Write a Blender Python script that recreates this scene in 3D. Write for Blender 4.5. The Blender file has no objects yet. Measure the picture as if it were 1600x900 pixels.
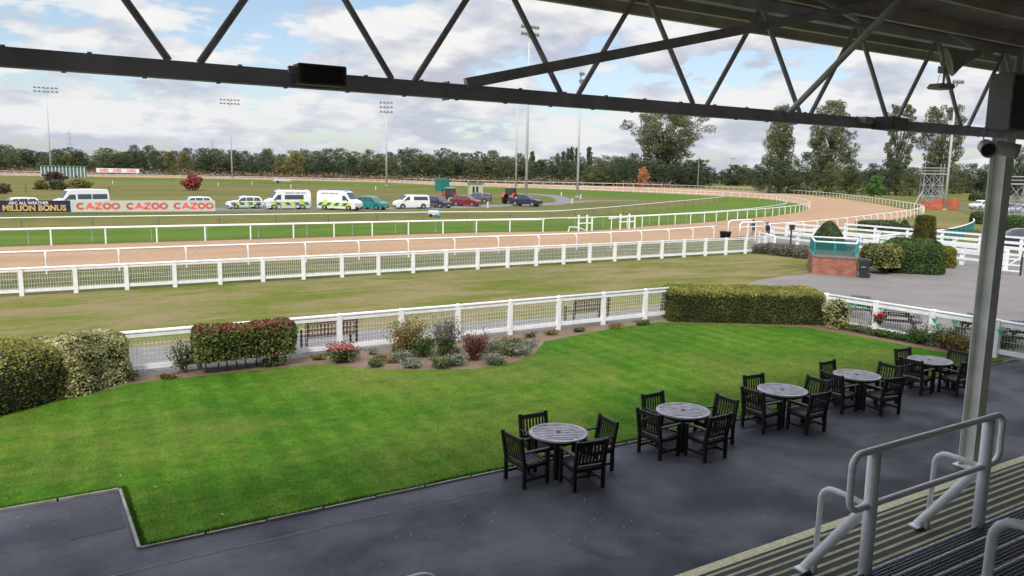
import bpy, bmesh, math, random
import numpy as np
from mathutils import Vector, Matrix
from mathutils.geometry import tessellate_polygon
R = math.radians
rnd = random.Random(7)
scene = bpy.context.scene
COL = scene.collection

# ------------------------------------------------------------------ camera
F = 1232.0; H = 5.6; HOR = 267.0
YAW = R(32.1); ROLL = R(1.03); PIT = math.atan((450-HOR)/F)
fwd = np.array([math.sin(YAW)*math.cos(PIT), math.cos(YAW)*math.cos(PIT), -math.sin(PIT)])
r0 = np.array([math.cos(YAW), -math.sin(YAW), 0.0]); u0 = np.cross(r0, fwd)
rgt = math.cos(ROLL)*r0 + math.sin(ROLL)*u0
upv = math.cos(ROLL)*u0 - math.sin(ROLL)*r0
def ray(px, py): return fwd*F + rgt*(px-800) + upv*(450-py)
def G(px, py, z=0.0):
    d = ray(px, py); t = (z-H)/d[2]; return (t*d[0], t*d[1])
def onY(px, py, Y):
    d = ray(px, py); t = Y/d[1]; return Vector((t*d[0], Y, H+t*d[2]))
def AT(px, D):
    """ground point at horizontal forward depth D in the direction of column px"""
    fh = np.array([math.sin(YAW), math.cos(YAW)]); rh = r0[:2]
    d = ray(px, HOR + (px-800)*0.018); d2 = d[:2]/(d[:2]@fh)
    return (d2[0]*D, d2[1]*D)
def ZAT(px, py, x, y):
    d = ray(px, py); t = math.hypot(x, y)/math.hypot(d[0], d[1]); return H+t*d[2]
cam = bpy.data.cameras.new('camera'); co = bpy.data.objects.new('camera', cam); COL.objects.link(co)
m = Matrix(((rgt[0], upv[0], -fwd[0], 0), (rgt[1], upv[1], -fwd[1], 0), (rgt[2], upv[2], -fwd[2], H), (0, 0, 0, 1)))
co.matrix_world = m
cam.sensor_width = 36; cam.lens = F/1600*36; cam.clip_end = 8000; cam.clip_start = 0.05
scene.camera = co

# ------------------------------------------------------------------ materials
MATS = {}
def newmat(name):
    mt = bpy.data.materials.new(name); mt.use_nodes = True
    nt = mt.node_tree; return mt, nt, nt.nodes['Principled BSDF']
def mat(name, col, rough=0.6, metal=0.0, var=0.12, vscale=6.0, bump=0.0, bscale=40.0, spec=0.5, coat=0.0, col2=None):
    if name in MATS: return MATS[name]
    mt, nt, b = newmat(name); N = nt.nodes; Lk = nt.links
    b.inputs['Roughness'].default_value = rough; b.inputs['Metallic'].default_value = metal
    b.inputs['Specular IOR Level'].default_value = spec
    if coat: b.inputs['Coat Weight'].default_value = coat
    tc = N.new('ShaderNodeTexCoord')
    nz = N.new('ShaderNodeTexNoise'); nz.inputs['Scale'].default_value = vscale; nz.inputs['Detail'].default_value = 5
    Lk.new(tc.outputs['Object'], nz.inputs['Vector'])
    rp = N.new('ShaderNodeValToRGB'); rp.color_ramp.elements[0].position = 0.3; rp.color_ramp.elements[1].position = 0.7
    c2 = col2 or tuple(min(1, c*(1+var)) for c in col); c1 = col if col2 else tuple(c*(1-var) for c in col)
    rp.color_ramp.elements[0].color = (*c1, 1); rp.color_ramp.elements[1].color = (*c2, 1)
    Lk.new(nz.outputs['Fac'], rp.inputs['Fac']); Lk.new(rp.outputs['Color'], b.inputs['Base Color'])
    if bump:
        n2 = N.new('ShaderNodeTexNoise'); n2.inputs['Scale'].default_value = bscale; n2.inputs['Detail'].default_value = 4
        Lk.new(tc.outputs['Object'], n2.inputs['Vector'])
        bp = N.new('ShaderNodeBump'); bp.inputs['Strength'].default_value = bump; bp.inputs['Distance'].default_value = 0.02
        Lk.new(n2.outputs['Fac'], bp.inputs['Height']); Lk.new(bp.outputs['Normal'], b.inputs['Normal'])
    MATS[name] = mt; return mt

class NT:
    """small helper for layered ground materials (world/object coordinates in metres)"""
    def __init__(s, name, rough=0.9, spec=0.2):
        s.mt, s.nt, s.b = newmat(name); s.N = s.nt.nodes; s.L = s.nt.links
        s.b.inputs['Roughness'].default_value = rough; s.b.inputs['Specular IOR Level'].default_value = spec
        s.tc = s.N.new('ShaderNodeTexCoord'); s.cur = None
    def coords(s, sc=(1, 1, 1), rot=0):
        mp = s.N.new('ShaderNodeMapping'); mp.inputs['Scale'].default_value = sc; mp.inputs['Rotation'].default_value = (0, 0, rot)
        s.L.new(s.tc.outputs['Object'], mp.inputs['Vector']); return mp.outputs['Vector']
    def noise(s, scale, detail=5, rough=0.55, sc=(1, 1, 1), rot=0, dist=0.0):
        n = s.N.new('ShaderNodeTexNoise'); n.inputs['Scale'].default_value = scale; n.inputs['Detail'].default_value = detail
        n.inputs['Roughness'].default_value = rough; n.inputs['Distortion'].default_value = dist
        s.L.new(s.coords(sc, rot), n.inputs['Vector']); return n.outputs['Fac']
    def ramp(s, fac, stops):
        r = s.N.new('ShaderNodeValToRGB'); cr = r.color_ramp
        while len(cr.elements) < len(stops): cr.elements.new(0.5)
        for e, (p, c) in zip(cr.elements, stops):
            e.position = p; e.color = (*(c if isinstance(c, (tuple, list)) else (c, c, c)), 1)
        s.L.new(fac, r.inputs['Fac']); return r.outputs['Color']
    def mix(s, a, b, fac, mode='MIX'):
        m = s.N.new('ShaderNodeMix'); m.data_type = 'RGBA'; m.blend_type = mode
        if isinstance(fac, (int, float)): m.inputs[0].default_value = fac
        else: s.L.new(fac, m.inputs[0])
        for sock, v in ((m.inputs[6], a), (m.inputs[7], b)):
            if isinstance(v, (tuple, list)): sock.default_value = (*v, 1)
            else: s.L.new(v, sock)
        return m.outputs[2]
    def math(s, op, a, b=0.0):
        m = s.N.new('ShaderNodeMath'); m.operation = op
        for i, v in ((0, a), (1, b)):
            if isinstance(v, (int, float)): m.inputs[i].default_value = v
            else: s.L.new(v, m.inputs[i])
        return m.outputs[0]
    def bump(s, h, strength, dist=0.02):
        bp = s.N.new('ShaderNodeBump'); bp.inputs['Strength'].default_value = strength; bp.inputs['Distance'].default_value = dist
        s.L.new(h, bp.inputs['Height']); s.L.new(bp.outputs['Normal'], s.b.inputs['Normal'])
    def done(s, col):
        s.L.new(col, s.b.inputs['Base Color']); MATS[s.mt.name] = s.mt; return s.mt

def grass_mat(name, a, b, c, dry, dryamt, stripes=None, fine=60, streak=True):
    t = NT(name, 0.95, 0.08)
    f = t.math('ADD', t.math('MULTIPLY', t.noise(0.35, 6, 0.6), 0.45), t.math('MULTIPLY', t.noise(2.6, 8, 0.72), 0.55))
    base = t.ramp(f, [(0.38, a), (0.5, b), (0.62, c)])
    if stripes:
        w, rot, amt = stripes
        wv = t.N.new('ShaderNodeTexWave'); wv.wave_type = 'BANDS'; wv.inputs['Scale'].default_value = w
        wv.inputs['Distortion'].default_value = 0.35; wv.inputs['Detail'].default_value = 1.5; wv.inputs['Detail Scale'].default_value = 0.6
        t.L.new(t.coords((1, 1, 1), rot), wv.inputs['Vector'])
        base = t.mix(base, t.ramp(wv.outputs['Fac'], [(0.35, 1-amt), (0.65, 1+amt)]), 1.0, 'MULTIPLY')
    pt = t.noise(0.035, 4, 0.6, (0.6, 1.6, 1), dist=0.5); base = t.mix(base, t.ramp(pt, [(0.35, (0.80, 0.86, 0.8)), (0.65, (1.22, 1.14, 1.15))]), 1.0, 'MULTIPLY')
    if dryamt > 0:
        d1 = t.noise(0.16, 5, 0.62, (1, 2.8, 1) if streak else (1, 1, 1), dist=0.6)
        d2 = t.noise(1.6, 4, 0.6, (0.6, 1.8, 1))
        dm = t.ramp(t.math('ADD', t.math('MULTIPLY', d1, 0.72), t.math('MULTIPLY', d2, 0.28)), [(0.52-dryamt*0.12, 0.0), (0.66-dryamt*0.1, min(1, dryamt))])
        base = t.mix(base, dry, dm)
    fn = t.noise(fine, 3, 0.7); base = t.mix(base, t.ramp(fn, [(0.25, 0.62), (0.75, 1.4)]), 1.0, 'MULTIPLY')
    t.bump(fn, 0.6, 0.03)
    return t.done(base)

def leafmat(name, c1, c2, c3=None, blotch=1.2, trans=0.25, rough=0.55, objvar=0.0):
    mt, nt, b = newmat(name); N = nt.nodes; L = nt.links
    g = N.new('ShaderNodeNewGeometry'); rp = N.new('ShaderNodeValToRGB'); cr = rp.color_ramp
    cols = [c1, c2] + ([c3] if c3 else [])
    if c3: cr.elements.new(0.5)
    for i, c in enumerate(cols):
        cr.elements[i].position = i/(len(cols)-1)*0.9+0.05; cr.elements[i].color = (*c, 1)
    tc = N.new('ShaderNodeTexCoord'); nz = N.new('ShaderNodeTexNoise'); nz.inputs['Scale'].default_value = blotch; nz.inputs['Detail'].default_value = 2
    L.new(tc.outputs['Object'], nz.inputs['Vector'])
    a = N.new('ShaderNodeMath'); a.operation = 'MULTIPLY_ADD'; L.new(g.outputs['Random Per Island'], a.inputs[0]); a.inputs[1].default_value = 0.55
    s = N.new('ShaderNodeMath'); s.operation = 'MULTIPLY_ADD'; L.new(nz.outputs['Fac'], s.inputs[0]); s.inputs[1].default_value = 1.5; s.inputs[2].default_value = -0.53
    L.new(s.outputs[0], a.inputs[2]); L.new(a.outputs[0], rp.inputs['Fac'])
    col = rp.outputs['Color']
    if objvar:
        oi = N.new('ShaderNodeObjectInfo'); hs = N.new('ShaderNodeHueSaturation')
        q = N.new('ShaderNodeMapRange'); L.new(oi.outputs['Random'], q.inputs[0]); q.inputs[3].default_value = 1-objvar; q.inputs[4].default_value = 1+objvar
        q2 = N.new('ShaderNodeMapRange'); L.new(oi.outputs['Random'], q2.inputs[0]); q2.inputs[3].default_value = 0.5+objvar*0.04; q2.inputs[4].default_value = 0.5-objvar*0.05
        L.new(q.outputs[0], hs.inputs['Value']); L.new(q2.outputs[0], hs.inputs['Hue']); L.new(col, hs.inputs['Color']); col = hs.outputs['Color']
    L.new(col, b.inputs['Base Color']); b.inputs['Roughness'].default_value = rough; b.inputs['Specular IOR Level'].default_value = 0.25
    tr = N.new('ShaderNodeBsdfTranslucent'); L.new(col, tr.inputs['Color']); mx = N.new('ShaderNodeMixShader'); mx.inputs[0].default_value = trans
    out = N['Material Output']; L.new(b.outputs[0], mx.inputs[1]); L.new(tr.outputs[0], mx.inputs[2]); L.new(mx.outputs[0], out.inputs['Surface'])
    MATS[name] = mt; return mt

WHITE = mat('white_painted_timber', (0.80, 0.81, 0.80), 0.45, var=0.09, vscale=5)
WHITE2 = mat('white_plastic_rail', (0.80, 0.81, 0.80), 0.35, var=0.03, vscale=2)
WIRE = mat('white_coated_wire', (0.62, 0.62, 0.58), 0.5)
GREYRAIL = mat('white_weathered_rail', (0.72, 0.73, 0.72), 0.5, var=0.07)
DARKWOOD = mat('dark_stained_wood', (0.011, 0.0065, 0.0065), 0.5, var=0.4, vscale=9, bump=0.2, bscale=60)
GALV = mat('galvanised_steel', (0.36, 0.37, 0.38), 0.45, metal=0.55, var=0.15)
POSTPAINT = mat('white_barrier_paint', (0.88, 0.90, 0.91), 0.38, var=0.07, vscale=14, bump=0.06, bscale=90)
RUBBER = mat('black_rubber', (0.02, 0.02, 0.021), 0.75)
GLASS = mat('dark_vehicle_glass', (0.035, 0.045, 0.055), 0.08, var=0.1, spec=0.9)
BLACKP = mat('black_plastic', (0.02, 0.02, 0.022), 0.5)
BARK = mat('grey_brown_bark', (0.10, 0.082, 0.065), 0.9, var=0.3, vscale=3)
RIM = mat('alloy_rim', (0.42, 0.43, 0.44), 0.35, metal=0.7)
HEADL = mat('headlamp_glass', (0.62, 0.64, 0.66), 0.12)
TEALP = mat('teal_painted_steel', (0.03, 0.30, 0.27), 0.45)

# ------------------------------------------------------------------ objects
def link(o, parent=None):
    COL.objects.link(o)
    if parent: o.parent = parent
    return o
def tag(o, label=None, cat=None, group=None, kind=None):
    if label: o['label'] = label
    if cat: o['category'] = cat
    if group: o['group'] = group
    if kind: o['kind'] = kind
    return o
def empty(name, loc=(0, 0, 0), rz=0.0, label=None, cat=None, group=None):
    o = bpy.data.objects.new(name, None); o.location = loc; o.rotation_euler = (0, 0, rz); o.empty_display_size = 0.2
    link(o); return tag(o, label, cat, group)
def copy_tree(o, parent=None):
    c = o.copy(); COL.objects.link(c)
    if parent: c.parent = parent
    for ch in list(o.children): copy_tree(ch, c)
    return c

class MB:
    def __init__(s): s.v = []; s.f = []; s.mi = []; s.k = 0
    def add(s, vs, fs):
        o = len(s.v); s.v += [tuple(v) for v in vs]; s.f += [tuple(i+o for i in f) for f in fs]; s.mi += [s.k]*len(fs); return s
    def box(s, c, d, rz=0.0, M=None):
        x, y, z = d[0]/2, d[1]/2, d[2]/2
        pts = [Vector((a*x, b*y, e*z)) for a in (-1, 1) for b in (-1, 1) for e in (-1, 1)]
        rot = M if M is not None else Matrix.Rotation(rz, 3, 'Z')
        pts = [rot @ p + Vector(c) for p in pts]
        return s.add(pts, [(0, 1, 3, 2), (4, 6, 7, 5), (0, 4, 5, 1), (2, 3, 7, 6), (0, 2, 6, 4), (1, 5, 7, 3)])
    def bar(s, a, b, w, h, up=(0, 0, 1)):
        a = Vector(a); b = Vector(b); t = b-a; L = t.length
        if L < 1e-6: return s
        t.normalize(); u = Vector(up)
        if abs(t.dot(u)) > 0.98: u = Vector((1, 0, 0))
        sd = t.cross(u).normalized(); u = sd.cross(t)
        M = Matrix((t, sd, u)).transposed()
        return s.box((a+b)/2, (L, w, h), M=M)
    def tube(s, pts, r, n=8, cap=True, r2=None):
        pts = [Vector(p) for p in pts]; k = len(pts); rings = []
        pu = None
        for i, p in enumerate(pts):
            t = (pts[min(i+1, k-1)]-pts[max(i-1, 0)]).normalized()
            if pu is None: u = t.orthogonal().normalized()
            else:
                u = pu - t*pu.dot(t)
                u = u.normalized() if u.length > 1e-6 else t.orthogonal().normalized()
            pu = u; w = t.cross(u)
            rr = r if r2 is None else r+(r2-r)*i/(k-1)
            rings.append([p+(u*math.cos(2*math.pi*j/n)+w*math.sin(2*math.pi*j/n))*rr for j in range(n)])
        vs = [v for ring in rings for v in ring]; fs = []
        for i in range(k-1):
            for j in range(n):
                a = i*n+j; b = i*n+(j+1) % n; fs.append((a, b, b+n, a+n))
        if cap: fs += [tuple(range(n))[::-1], tuple((k-1)*n+j for j in range(n))]
        return s.add(vs, fs)
    def lathe(s, c, prof, n=20, axis='Z', M=None):
        vs = []
        for (r, z) in prof:
            for j in range(n):
                a = 2*math.pi*j/n; p = Vector((r*math.cos(a), r*math.sin(a), z))
                if axis == 'Y': p = Vector((p.x, p.z, p.y))
                if axis == 'X': p = Vector((p.z, p.x, p.y))
                if M is not None: p = M @ p
                vs.append(p+Vector(c))
        fs = []
        for i in range(len(prof)-1):
            for j in range(n):
                a = i*n+j; b = i*n+(j+1) % n; fs.append((a, b, b+n, a+n))
        fs += [tuple(range(n)), tuple((len(prof)-1)*n+j for j in range(n))]
        return s.add(vs, fs)
    def poly(s, pts): return s.add(pts, [tuple(range(len(pts)))])
    def prism(s, pts, axis, a, b):
        """pts 2-D outline; extruded along axis 'Y' (pts are x,z) or 'Z' (pts x,y)"""
        n = len(pts)
        if axis == 'Y': vs = [(p[0], a, p[1]) for p in pts]+[(p[0], b, p[1]) for p in pts]
        elif axis == 'X': vs = [(a, p[0], p[1]) for p in pts]+[(b, p[0], p[1]) for p in pts]
        else: vs = [(p[0], p[1], a) for p in pts]+[(p[0], p[1], b) for p in pts]
        fs = [tuple(range(n)), tuple(range(n, 2*n))[::-1]]+[(i, (i+1) % n, (i+1) % n+n, i+n) for i in range(n)]
        return s.add(vs, fs)
    def build(s, name, mats, parent=None, smooth=False, bevel=0.0, loc=None):
        me = bpy.data.meshes.new(name); me.from_pydata(s.v, [], s.f); 
        bm = bmesh.new(); bm.from_mesh(me); bmesh.ops.recalc_face_normals(bm, faces=bm.faces)
        if bevel: bmesh.ops.bevel(bm, geom=[e for e in bm.edges if e.is_manifold and e.calc_face_angle(0) > 0.6], offset=bevel, segments=1, affect='EDGES')
        bm.to_mesh(me); bm.free()
        if not isinstance(mats, (list, tuple)): mats = [mats]
        for mm in mats: me.materials.append(mm)
        if len(mats) > 1 and not bevel and len(me.polygons) == len(s.mi): me.polygons.foreach_set('material_index', s.mi)
        if smooth:
            me.polygons.foreach_set('use_smooth', [True]*len(me.polygons))
        o = bpy.data.objects.new(name, me)
        if loc is not None: o.location = loc
        return link(o, parent)

def sheet(name, pts, z, m, kind='structure', label=None, cat=None):
    tri = tessellate_polygon([[Vector((p[0], p[1], 0)) for p in pts]])
    me = bpy.data.meshes.new(name); me.from_pydata([(p[0], p[1], z) for p in pts], [], [t for t in tri])
    bm = bmesh.new(); bm.from_mesh(me)
    for f in bm.faces:
        if f.normal.z < 0: f.normal_flip()
    bm.to_mesh(me); bm.free()
    me.materials.append(m); o = bpy.data.objects.new(name, me); link(o); return tag(o, label, cat, None, kind)

def catmull(pts, step=1.0, closed=False):
    P = [Vector(p) for p in pts]; out = []
    n = len(P)
    for i in range(n-1):
        p0 = P[max(i-1, 0)]; p1 = P[i]; p2 = P[i+1]; p3 = P[min(i+2, n-1)]
        k = max(1, int((p2-p1).length/step))
        for j in range(k):
            t = j/k
            out.append(0.5*((2*p1)+(-p0+p2)*t+(2*p0-5*p1+4*p2-p3)*t*t+(-p0+3*p1-3*p2+p3)*t**3))
    out.append(P[-1]); return out
def along(pts, spacing, start=0.0):
    """points at equal spacing on a polyline, with tangent"""
    out = []; d = start; acc = 0.0
    for a, b in zip(pts[:-1], pts[1:]):
        L = (b-a).length
        while d <= acc+L and L > 1e-9:
            out.append((a+(b-a)*((d-acc)/L), (b-a).normalized())); d += spacing
        acc += L
    return out

def mesh_np(name, V, Fq, mats, mi=None, parent=None):
    """V (n,3), Fq (m,k) faces"""
    me = bpy.data.meshes.new(name); k = Fq.shape[1]
    me.vertices.add(len(V)); me.vertices.foreach_set('co', V.astype(np.float32).ravel())
    me.loops.add(Fq.size); me.loops.foreach_set('vertex_index', Fq.astype(np.int32).ravel())
    me.polygons.add(len(Fq)); me.polygons.foreach_set('loop_start', np.arange(0, Fq.size, k, dtype=np.int32))
    me.polygons.foreach_set('loop_total', np.full(len(Fq), k, dtype=np.int32))
    for mm in mats: me.materials.append(mm)
    if mi is not None: me.polygons.foreach_set('material_index', mi.astype(np.int32))
    me.update(calc_edges=True); me.validate()
    return me

def leaves(P, Nrm, size, rng, jit=0.8, aspect=1.6):
    """one bent-free leaf (rhombus) per point. returns V,F"""
    n = len(P); nn = Nrm+rng.normal(0, jit, (n, 3)); nn /= np.linalg.norm(nn, axis=1)[:, None]+1e-9
    t = np.cross(nn, rng.normal(0, 1, (n, 3))); t /= np.linalg.norm(t, axis=1)[:, None]+1e-9
    b = np.cross(nn, t); s = size*rng.uniform(0.6, 1.35, n)[:, None]
    V = np.stack([P-t*s*aspect*0.5, P+b*s*0.5, P+t*s*aspect*0.5, P-b*s*0.5], 1).reshape(-1, 3)
    return V, np.arange(4*n).reshape(n, 4)

# ------------------------------------------------------------------ world
SUN_EL = R(47); sun_dir = Vector((-0.72, -0.70, 0)).normalized()*math.cos(SUN_EL)+Vector((0, 0, math.sin(SUN_EL)))
w = bpy.data.worlds.new("World"); scene.world = w; w.use_nodes = True
N = w.node_tree.nodes; L = w.node_tree.links; bg = N['Background']
sky = N.new('ShaderNodeTexSky'); sky.sky_type = 'NISHITA'; sky.sun_disc = False; sky.sun_elevation = SUN_EL
sky.sun_rotation = math.atan2(sun_dir.x, sun_dir.y); sky.ozone_density = 1.5; sky.dust_density = 1.2
def wmath(op, a, b=0.0, c=None):
    q = N.new('ShaderNodeMath'); q.operation = op
    for i, v in enumerate((a, b) if c is None else (a, b, c)):
        if isinstance(v, (int, float)): q.inputs[i].default_value = v
        else: L.new(v, q.inputs[i])
    return q.outputs[0]
tcw = N.new('ShaderNodeTexCoord'); sp = N.new('ShaderNodeSeparateXYZ'); L.new(tcw.outputs['Generated'], sp.inputs[0])
den = wmath('ADD', wmath('MAXIMUM', sp.outputs[2], 0.0), 0.16)
cx = wmath('DIVIDE', sp.outputs[0], den); cy = wmath('DIVIDE', sp.outputs[1], den)
def cloudnoise(scale, off, detail=9, rough=0.55, lac=2.1, dist=0.0, zoff=0.0):
    cb = N.new('ShaderNodeCombineXYZ'); L.new(wmath('ADD', cx, off[0]), cb.inputs[0]); L.new(wmath('ADD', cy, off[1]), cb.inputs[1]); cb.inputs[2].default_value = zoff
    n = N.new('ShaderNodeTexNoise'); n.inputs['Scale'].default_value = scale; n.inputs['Detail'].default_value = detail
    n.inputs['Roughness'].default_value = rough; n.inputs['Distortion'].default_value = dist; L.new(cb.outputs[0], n.inputs['Vector']); return n.outputs['Fac']
CO = (3.1, 7.4)
def wcoords(dz):
    d_ = wmath('ADD', wmath('MAXIMUM', wmath('ADD', sp.outputs[2], dz), 0.0), 0.24)
    return wmath('DIVIDE', sp.outputs[0], d_), wmath('DIVIDE', sp.outputs[1], d_)
def dens(dz):
    global cx, cy
    cx, cy = wcoords(dz)
    b_ = cloudnoise(1.7, CO, 3, 0.5); d_ = cloudnoise(4.6, CO, 9, 0.55, dist=0.15)
    return wmath('ADD', wmath('MULTIPLY', b_, 0.55), wmath('MULTIPLY', d_, 0.45))
def wramp(fac, stops):
    r = N.new('ShaderNodeValToRGB'); cr = r.color_ramp
    while len(cr.elements) < len(stops): cr.elements.new(0.5)
    for e, (p, c) in zip(cr.elements, stops): e.position = p; e.color = (*(c if isinstance(c, tuple) else (c,)*3), 1)
    L.new(fac, r.inputs['Fac']); return r.outputs['Color']
d0_ = dens(0.0); d1_ = dens(0.035)
cover = wramp(d0_, [(0.445, 0.0), (0.475, 0.75), (0.53, 1.0)])
# cloud tops catch the light, flat bases turn grey: more cloud above means a darker point
rel = wmath('ADD', wmath('MULTIPLY', wmath('SUBTRACT', d1_, d0_), 3.2), wmath('ADD', wmath('MULTIPLY', d0_, 1.5), -0.28))
shade = wramp(rel, [(0.30, (8.6, 8.5, 8.35)), (0.45, (6.9, 7.0, 7.4)), (0.68, (4.9, 5.1, 6.0))])
skc = N.new('ShaderNodeMix'); skc.data_type = 'RGBA'; L.new(cover, skc.inputs[0])
hs = N.new('ShaderNodeHueSaturation'); hs.inputs['Saturation'].default_value = 0.9; hs.inputs['Value'].default_value = 1.4; L.new(sky.outputs[0], hs.inputs['Color'])
L.new(hs.outputs[0], skc.inputs[6]); L.new(shade, skc.inputs[7])
# pale veil at the horizon
hz = wmath('SUBTRACT', 1.0, wmath('MINIMUM', wmath('MULTIPLY', wmath('MAXIMUM', sp.outputs[2], 0.0), 6.5), 1.0))
hz = wmath('MULTIPLY', hz, 0.35)
sk2 = N.new('ShaderNodeMix'); sk2.data_type = 'RGBA'; L.new(hz, sk2.inputs[0]); L.new(skc.outputs[2], sk2.inputs[6]); sk2.inputs[7].default_value = (6.0, 6.5, 7.4, 1)
el_ = wramp(sp.outputs[2], [(0.20, 0.86), (0.34, 1.0), (0.62, 2.1)])  # added boost: upper sky brightened to lift the light under the stand roof
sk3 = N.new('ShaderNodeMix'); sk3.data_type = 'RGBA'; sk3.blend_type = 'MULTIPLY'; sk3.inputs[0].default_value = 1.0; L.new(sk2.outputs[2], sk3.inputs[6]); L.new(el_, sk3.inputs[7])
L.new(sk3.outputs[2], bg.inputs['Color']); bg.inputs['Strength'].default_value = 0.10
sl = bpy.data.lights.new('sun', 'SUN'); sl.energy = 2.0; sl.angle = R(7); sl.color = (1.0, 0.95, 0.86)
so = bpy.data.objects.new('sun', sl); link(so); so.rotation_euler = (-sun_dir).to_track_quat('-Z', 'Y').to_euler()
scene.view_settings.view_transform = 'Standard'; scene.view_settings.look = 'None'; scene.view_settings.exposure = 0.33; scene.view_settings.gamma = 1.0
scene.view_settings.use_curve_mapping = False
scene.cycles.max_bounces = 6; scene.cycles.transparent_max_bounces = 8; scene.cycles.use_denoising = True
scene.render.film_transparent = False

# ------------------------------------------------------------------ ground sheets
infield = grass_mat('infield_grass', (0.085, 0.098, 0.022), (0.12, 0.12, 0.034), (0.15, 0.14, 0.05), (0.19, 0.15, 0.07), 0.4, fine=9)
sheet('ground', [(-3000, -3000), (3000, -3000), (3000, 3000), (-3000, 3000)], 0.0, infield)
strip_g = grass_mat('trackside_lawn_grass', (0.085, 0.115, 0.016), (0.12, 0.135, 0.024), (0.155, 0.155, 0.038), (0.225, 0.175, 0.095), 0.82, fine=22)
weed = grass_mat('rough_verge_grass', (0.045, 0.065, 0.016), (0.075, 0.09, 0.026), (0.12, 0.11, 0.045), (0.30, 0.22, 0.13), 0.35, fine=7)
turf = grass_mat('racing_turf', (0.060, 0.115, 0.014), (0.080, 0.135, 0.018), (0.105, 0.155, 0.028), (0.2, 0.22, 0.06), 0.15, fine=12)
lawn_m = grass_mat('mown_lawn', (0.030, 0.100, 0.006), (0.052, 0.135, 0.009), (0.105, 0.175, 0.020), (0.19, 0.175, 0.045), 0.45, stripes=(0.42, R(4), 0.075), fine=45, streak=False)
bend_g = grass_mat('bend_grass', (0.115, 0.12, 0.034), (0.15, 0.14, 0.046), (0.18, 0.16, 0.06), (0.22, 0.17, 0.085), 0.5, fine=8)
park_g = grass_mat('parkland_grass', (0.09, 0.12, 0.02), (0.17, 0.19, 0.045), (0.21, 0.21, 0.06), (0.3, 0.25, 0.1), 0.4, fine=4)

def sand_mat():
    t = NT('track_sand', 0.95, 0.1)
    n = t.noise(0.22, 4, 0.5, (0.4, 1.4, 1)); base = t.ramp(n, [(0.35, (0.345, 0.225, 0.138)), (0.65, (0.41, 0.27, 0.17))])
    n2 = t.noise(5.5, 4, 0.7); base = t.mix(base, t.ramp(n2, [(0.28, 0.6), (0.5, 1.0), (0.7, 1.12)]), 1.0, 'MULTIPLY')
    t.bump(n2, 0.9, 0.09); return t.done(base)
SAND = sand_mat()
def asphalt_mat():
    t = NT('apron_asphalt', 0.62, 0.45)
    n = t.noise(0.5, 6, 0.6, dist=0.4); base = t.ramp(n, [(0.38, (0.022, 0.023, 0.030)), (0.5, (0.040, 0.041, 0.052)), (0.62, (0.062, 0.064, 0.078))])
    n2 = t.noise(70, 3, 0.8); base = t.mix(base, t.ramp(n2, [(0.3, 0.5), (0.7, 1.55)]), 1.0, 'MULTIPLY')
    pz = t.noise(0.8, 4, 0.6, dist=0.8); base = t.mix(base, (0.024, 0.024, 0.03), t.ramp(pz, [(0.60, 0.0), (0.68, 0.6)]))
    v = t.N.new('ShaderNodeTexVoronoi'); v.inputs['Scale'].default_value = 6.5; t.L.new(t.coords(), v.inputs['Vector'])
    sp_ = t.ramp(v.outputs['Distance'], [(0.06, 1.0), (0.10, 0.0)])
    pm = t.ramp(t.noise(0.45, 3, 0.5), [(0.54, 0.0), (0.60, 1.0)]); sp_ = t.mix(sp_, pm, 1.0, 'MULTIPLY')
    base = t.mix(base, (0.30, 0.29, 0.25), sp_)
    vc = t.N.new('ShaderNodeTexVoronoi'); vc.feature = 'DISTANCE_TO_EDGE'; vc.inputs['Scale'].default_value = 0.22
    wn = t.N.new('ShaderNodeTexNoise'); wn.inputs['Scale'].default_value = 1.3; wn.inputs['Detail'].default_value = 6; t.L.new(t.coords(), wn.inputs['Vector'])
    va = t.N.new('ShaderNodeVectorMath'); va.operation = 'MULTIPLY_ADD'; t.L.new(wn.outputs['Color'], va.inputs[0]); va.inputs[1].default_value = (1.1, 1.1, 0); t.L.new(t.coords(), va.inputs[2]); t.L.new(va.outputs[0], vc.inputs['Vector'])
    base = t.mix(base, (0.016, 0.016, 0.02), t.mix(t.ramp(vc.outputs['Distance'], [(0.0, 0.5), (0.004, 0.0)]), t.ramp(t.noise(0.3, 3), [(0.45, 0.0), (0.55, 1.0)]), 1.0, 'MULTIPLY'))
    n3 = t.noise(0.7, 3, 0.5); t.L.new(t.ramp(n3, [(0.4, 0.55), (0.6, 0.8)]), t.b.inputs['Roughness'])
    t.bump(n2, 0.25, 0.01); return t.done(base)
ASPH = asphalt_mat()
def grey_mat(name, a, b, fine=40, bump=0.3):
    t = NT(name, 0.9, 0.25); n = t.noise(0.35, 6, 0.65, dist=0.5); base = t.ramp(n, [(0.32, a), (0.68, b)])
    n2 = t.noise(fine, 3, 0.7); base = t.mix(base, t.ramp(n2, [(0.3, 0.8), (0.7, 1.18)]), 1.0, 'MULTIPLY'); t.bump(n2, bump, 0.01)
    st = t.noise(0.9, 5, 0.7, (0.5, 2, 1)); base = t.mix(base, t.ramp(st, [(0.62, 1.0), (0.72, 1.22)]), 1.0, 'MULTIPLY')
    return t.done(base)
PATH = grey_mat('path_tarmac', (0.155, 0.148, 0.143), (0.20, 0.19, 0.185))
YARD = grey_mat('yard_tarmac', (0.165, 0.150, 0.138), (0.215, 0.197, 0.182), 25)
ROADM = grey_mat('service_road_tarmac', (0.15, 0.15, 0.15), (0.22, 0.21, 0.20), 6)
SOIL = grey_mat('bed_soil', (0.13, 0.085, 0.055), (0.22, 0.16, 0.115), 18, 1.0)
CONC = mat('pale_concrete', (0.27, 0.25, 0.22), 0.85, var=0.25, vscale=2.0, bump=0.3)
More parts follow.
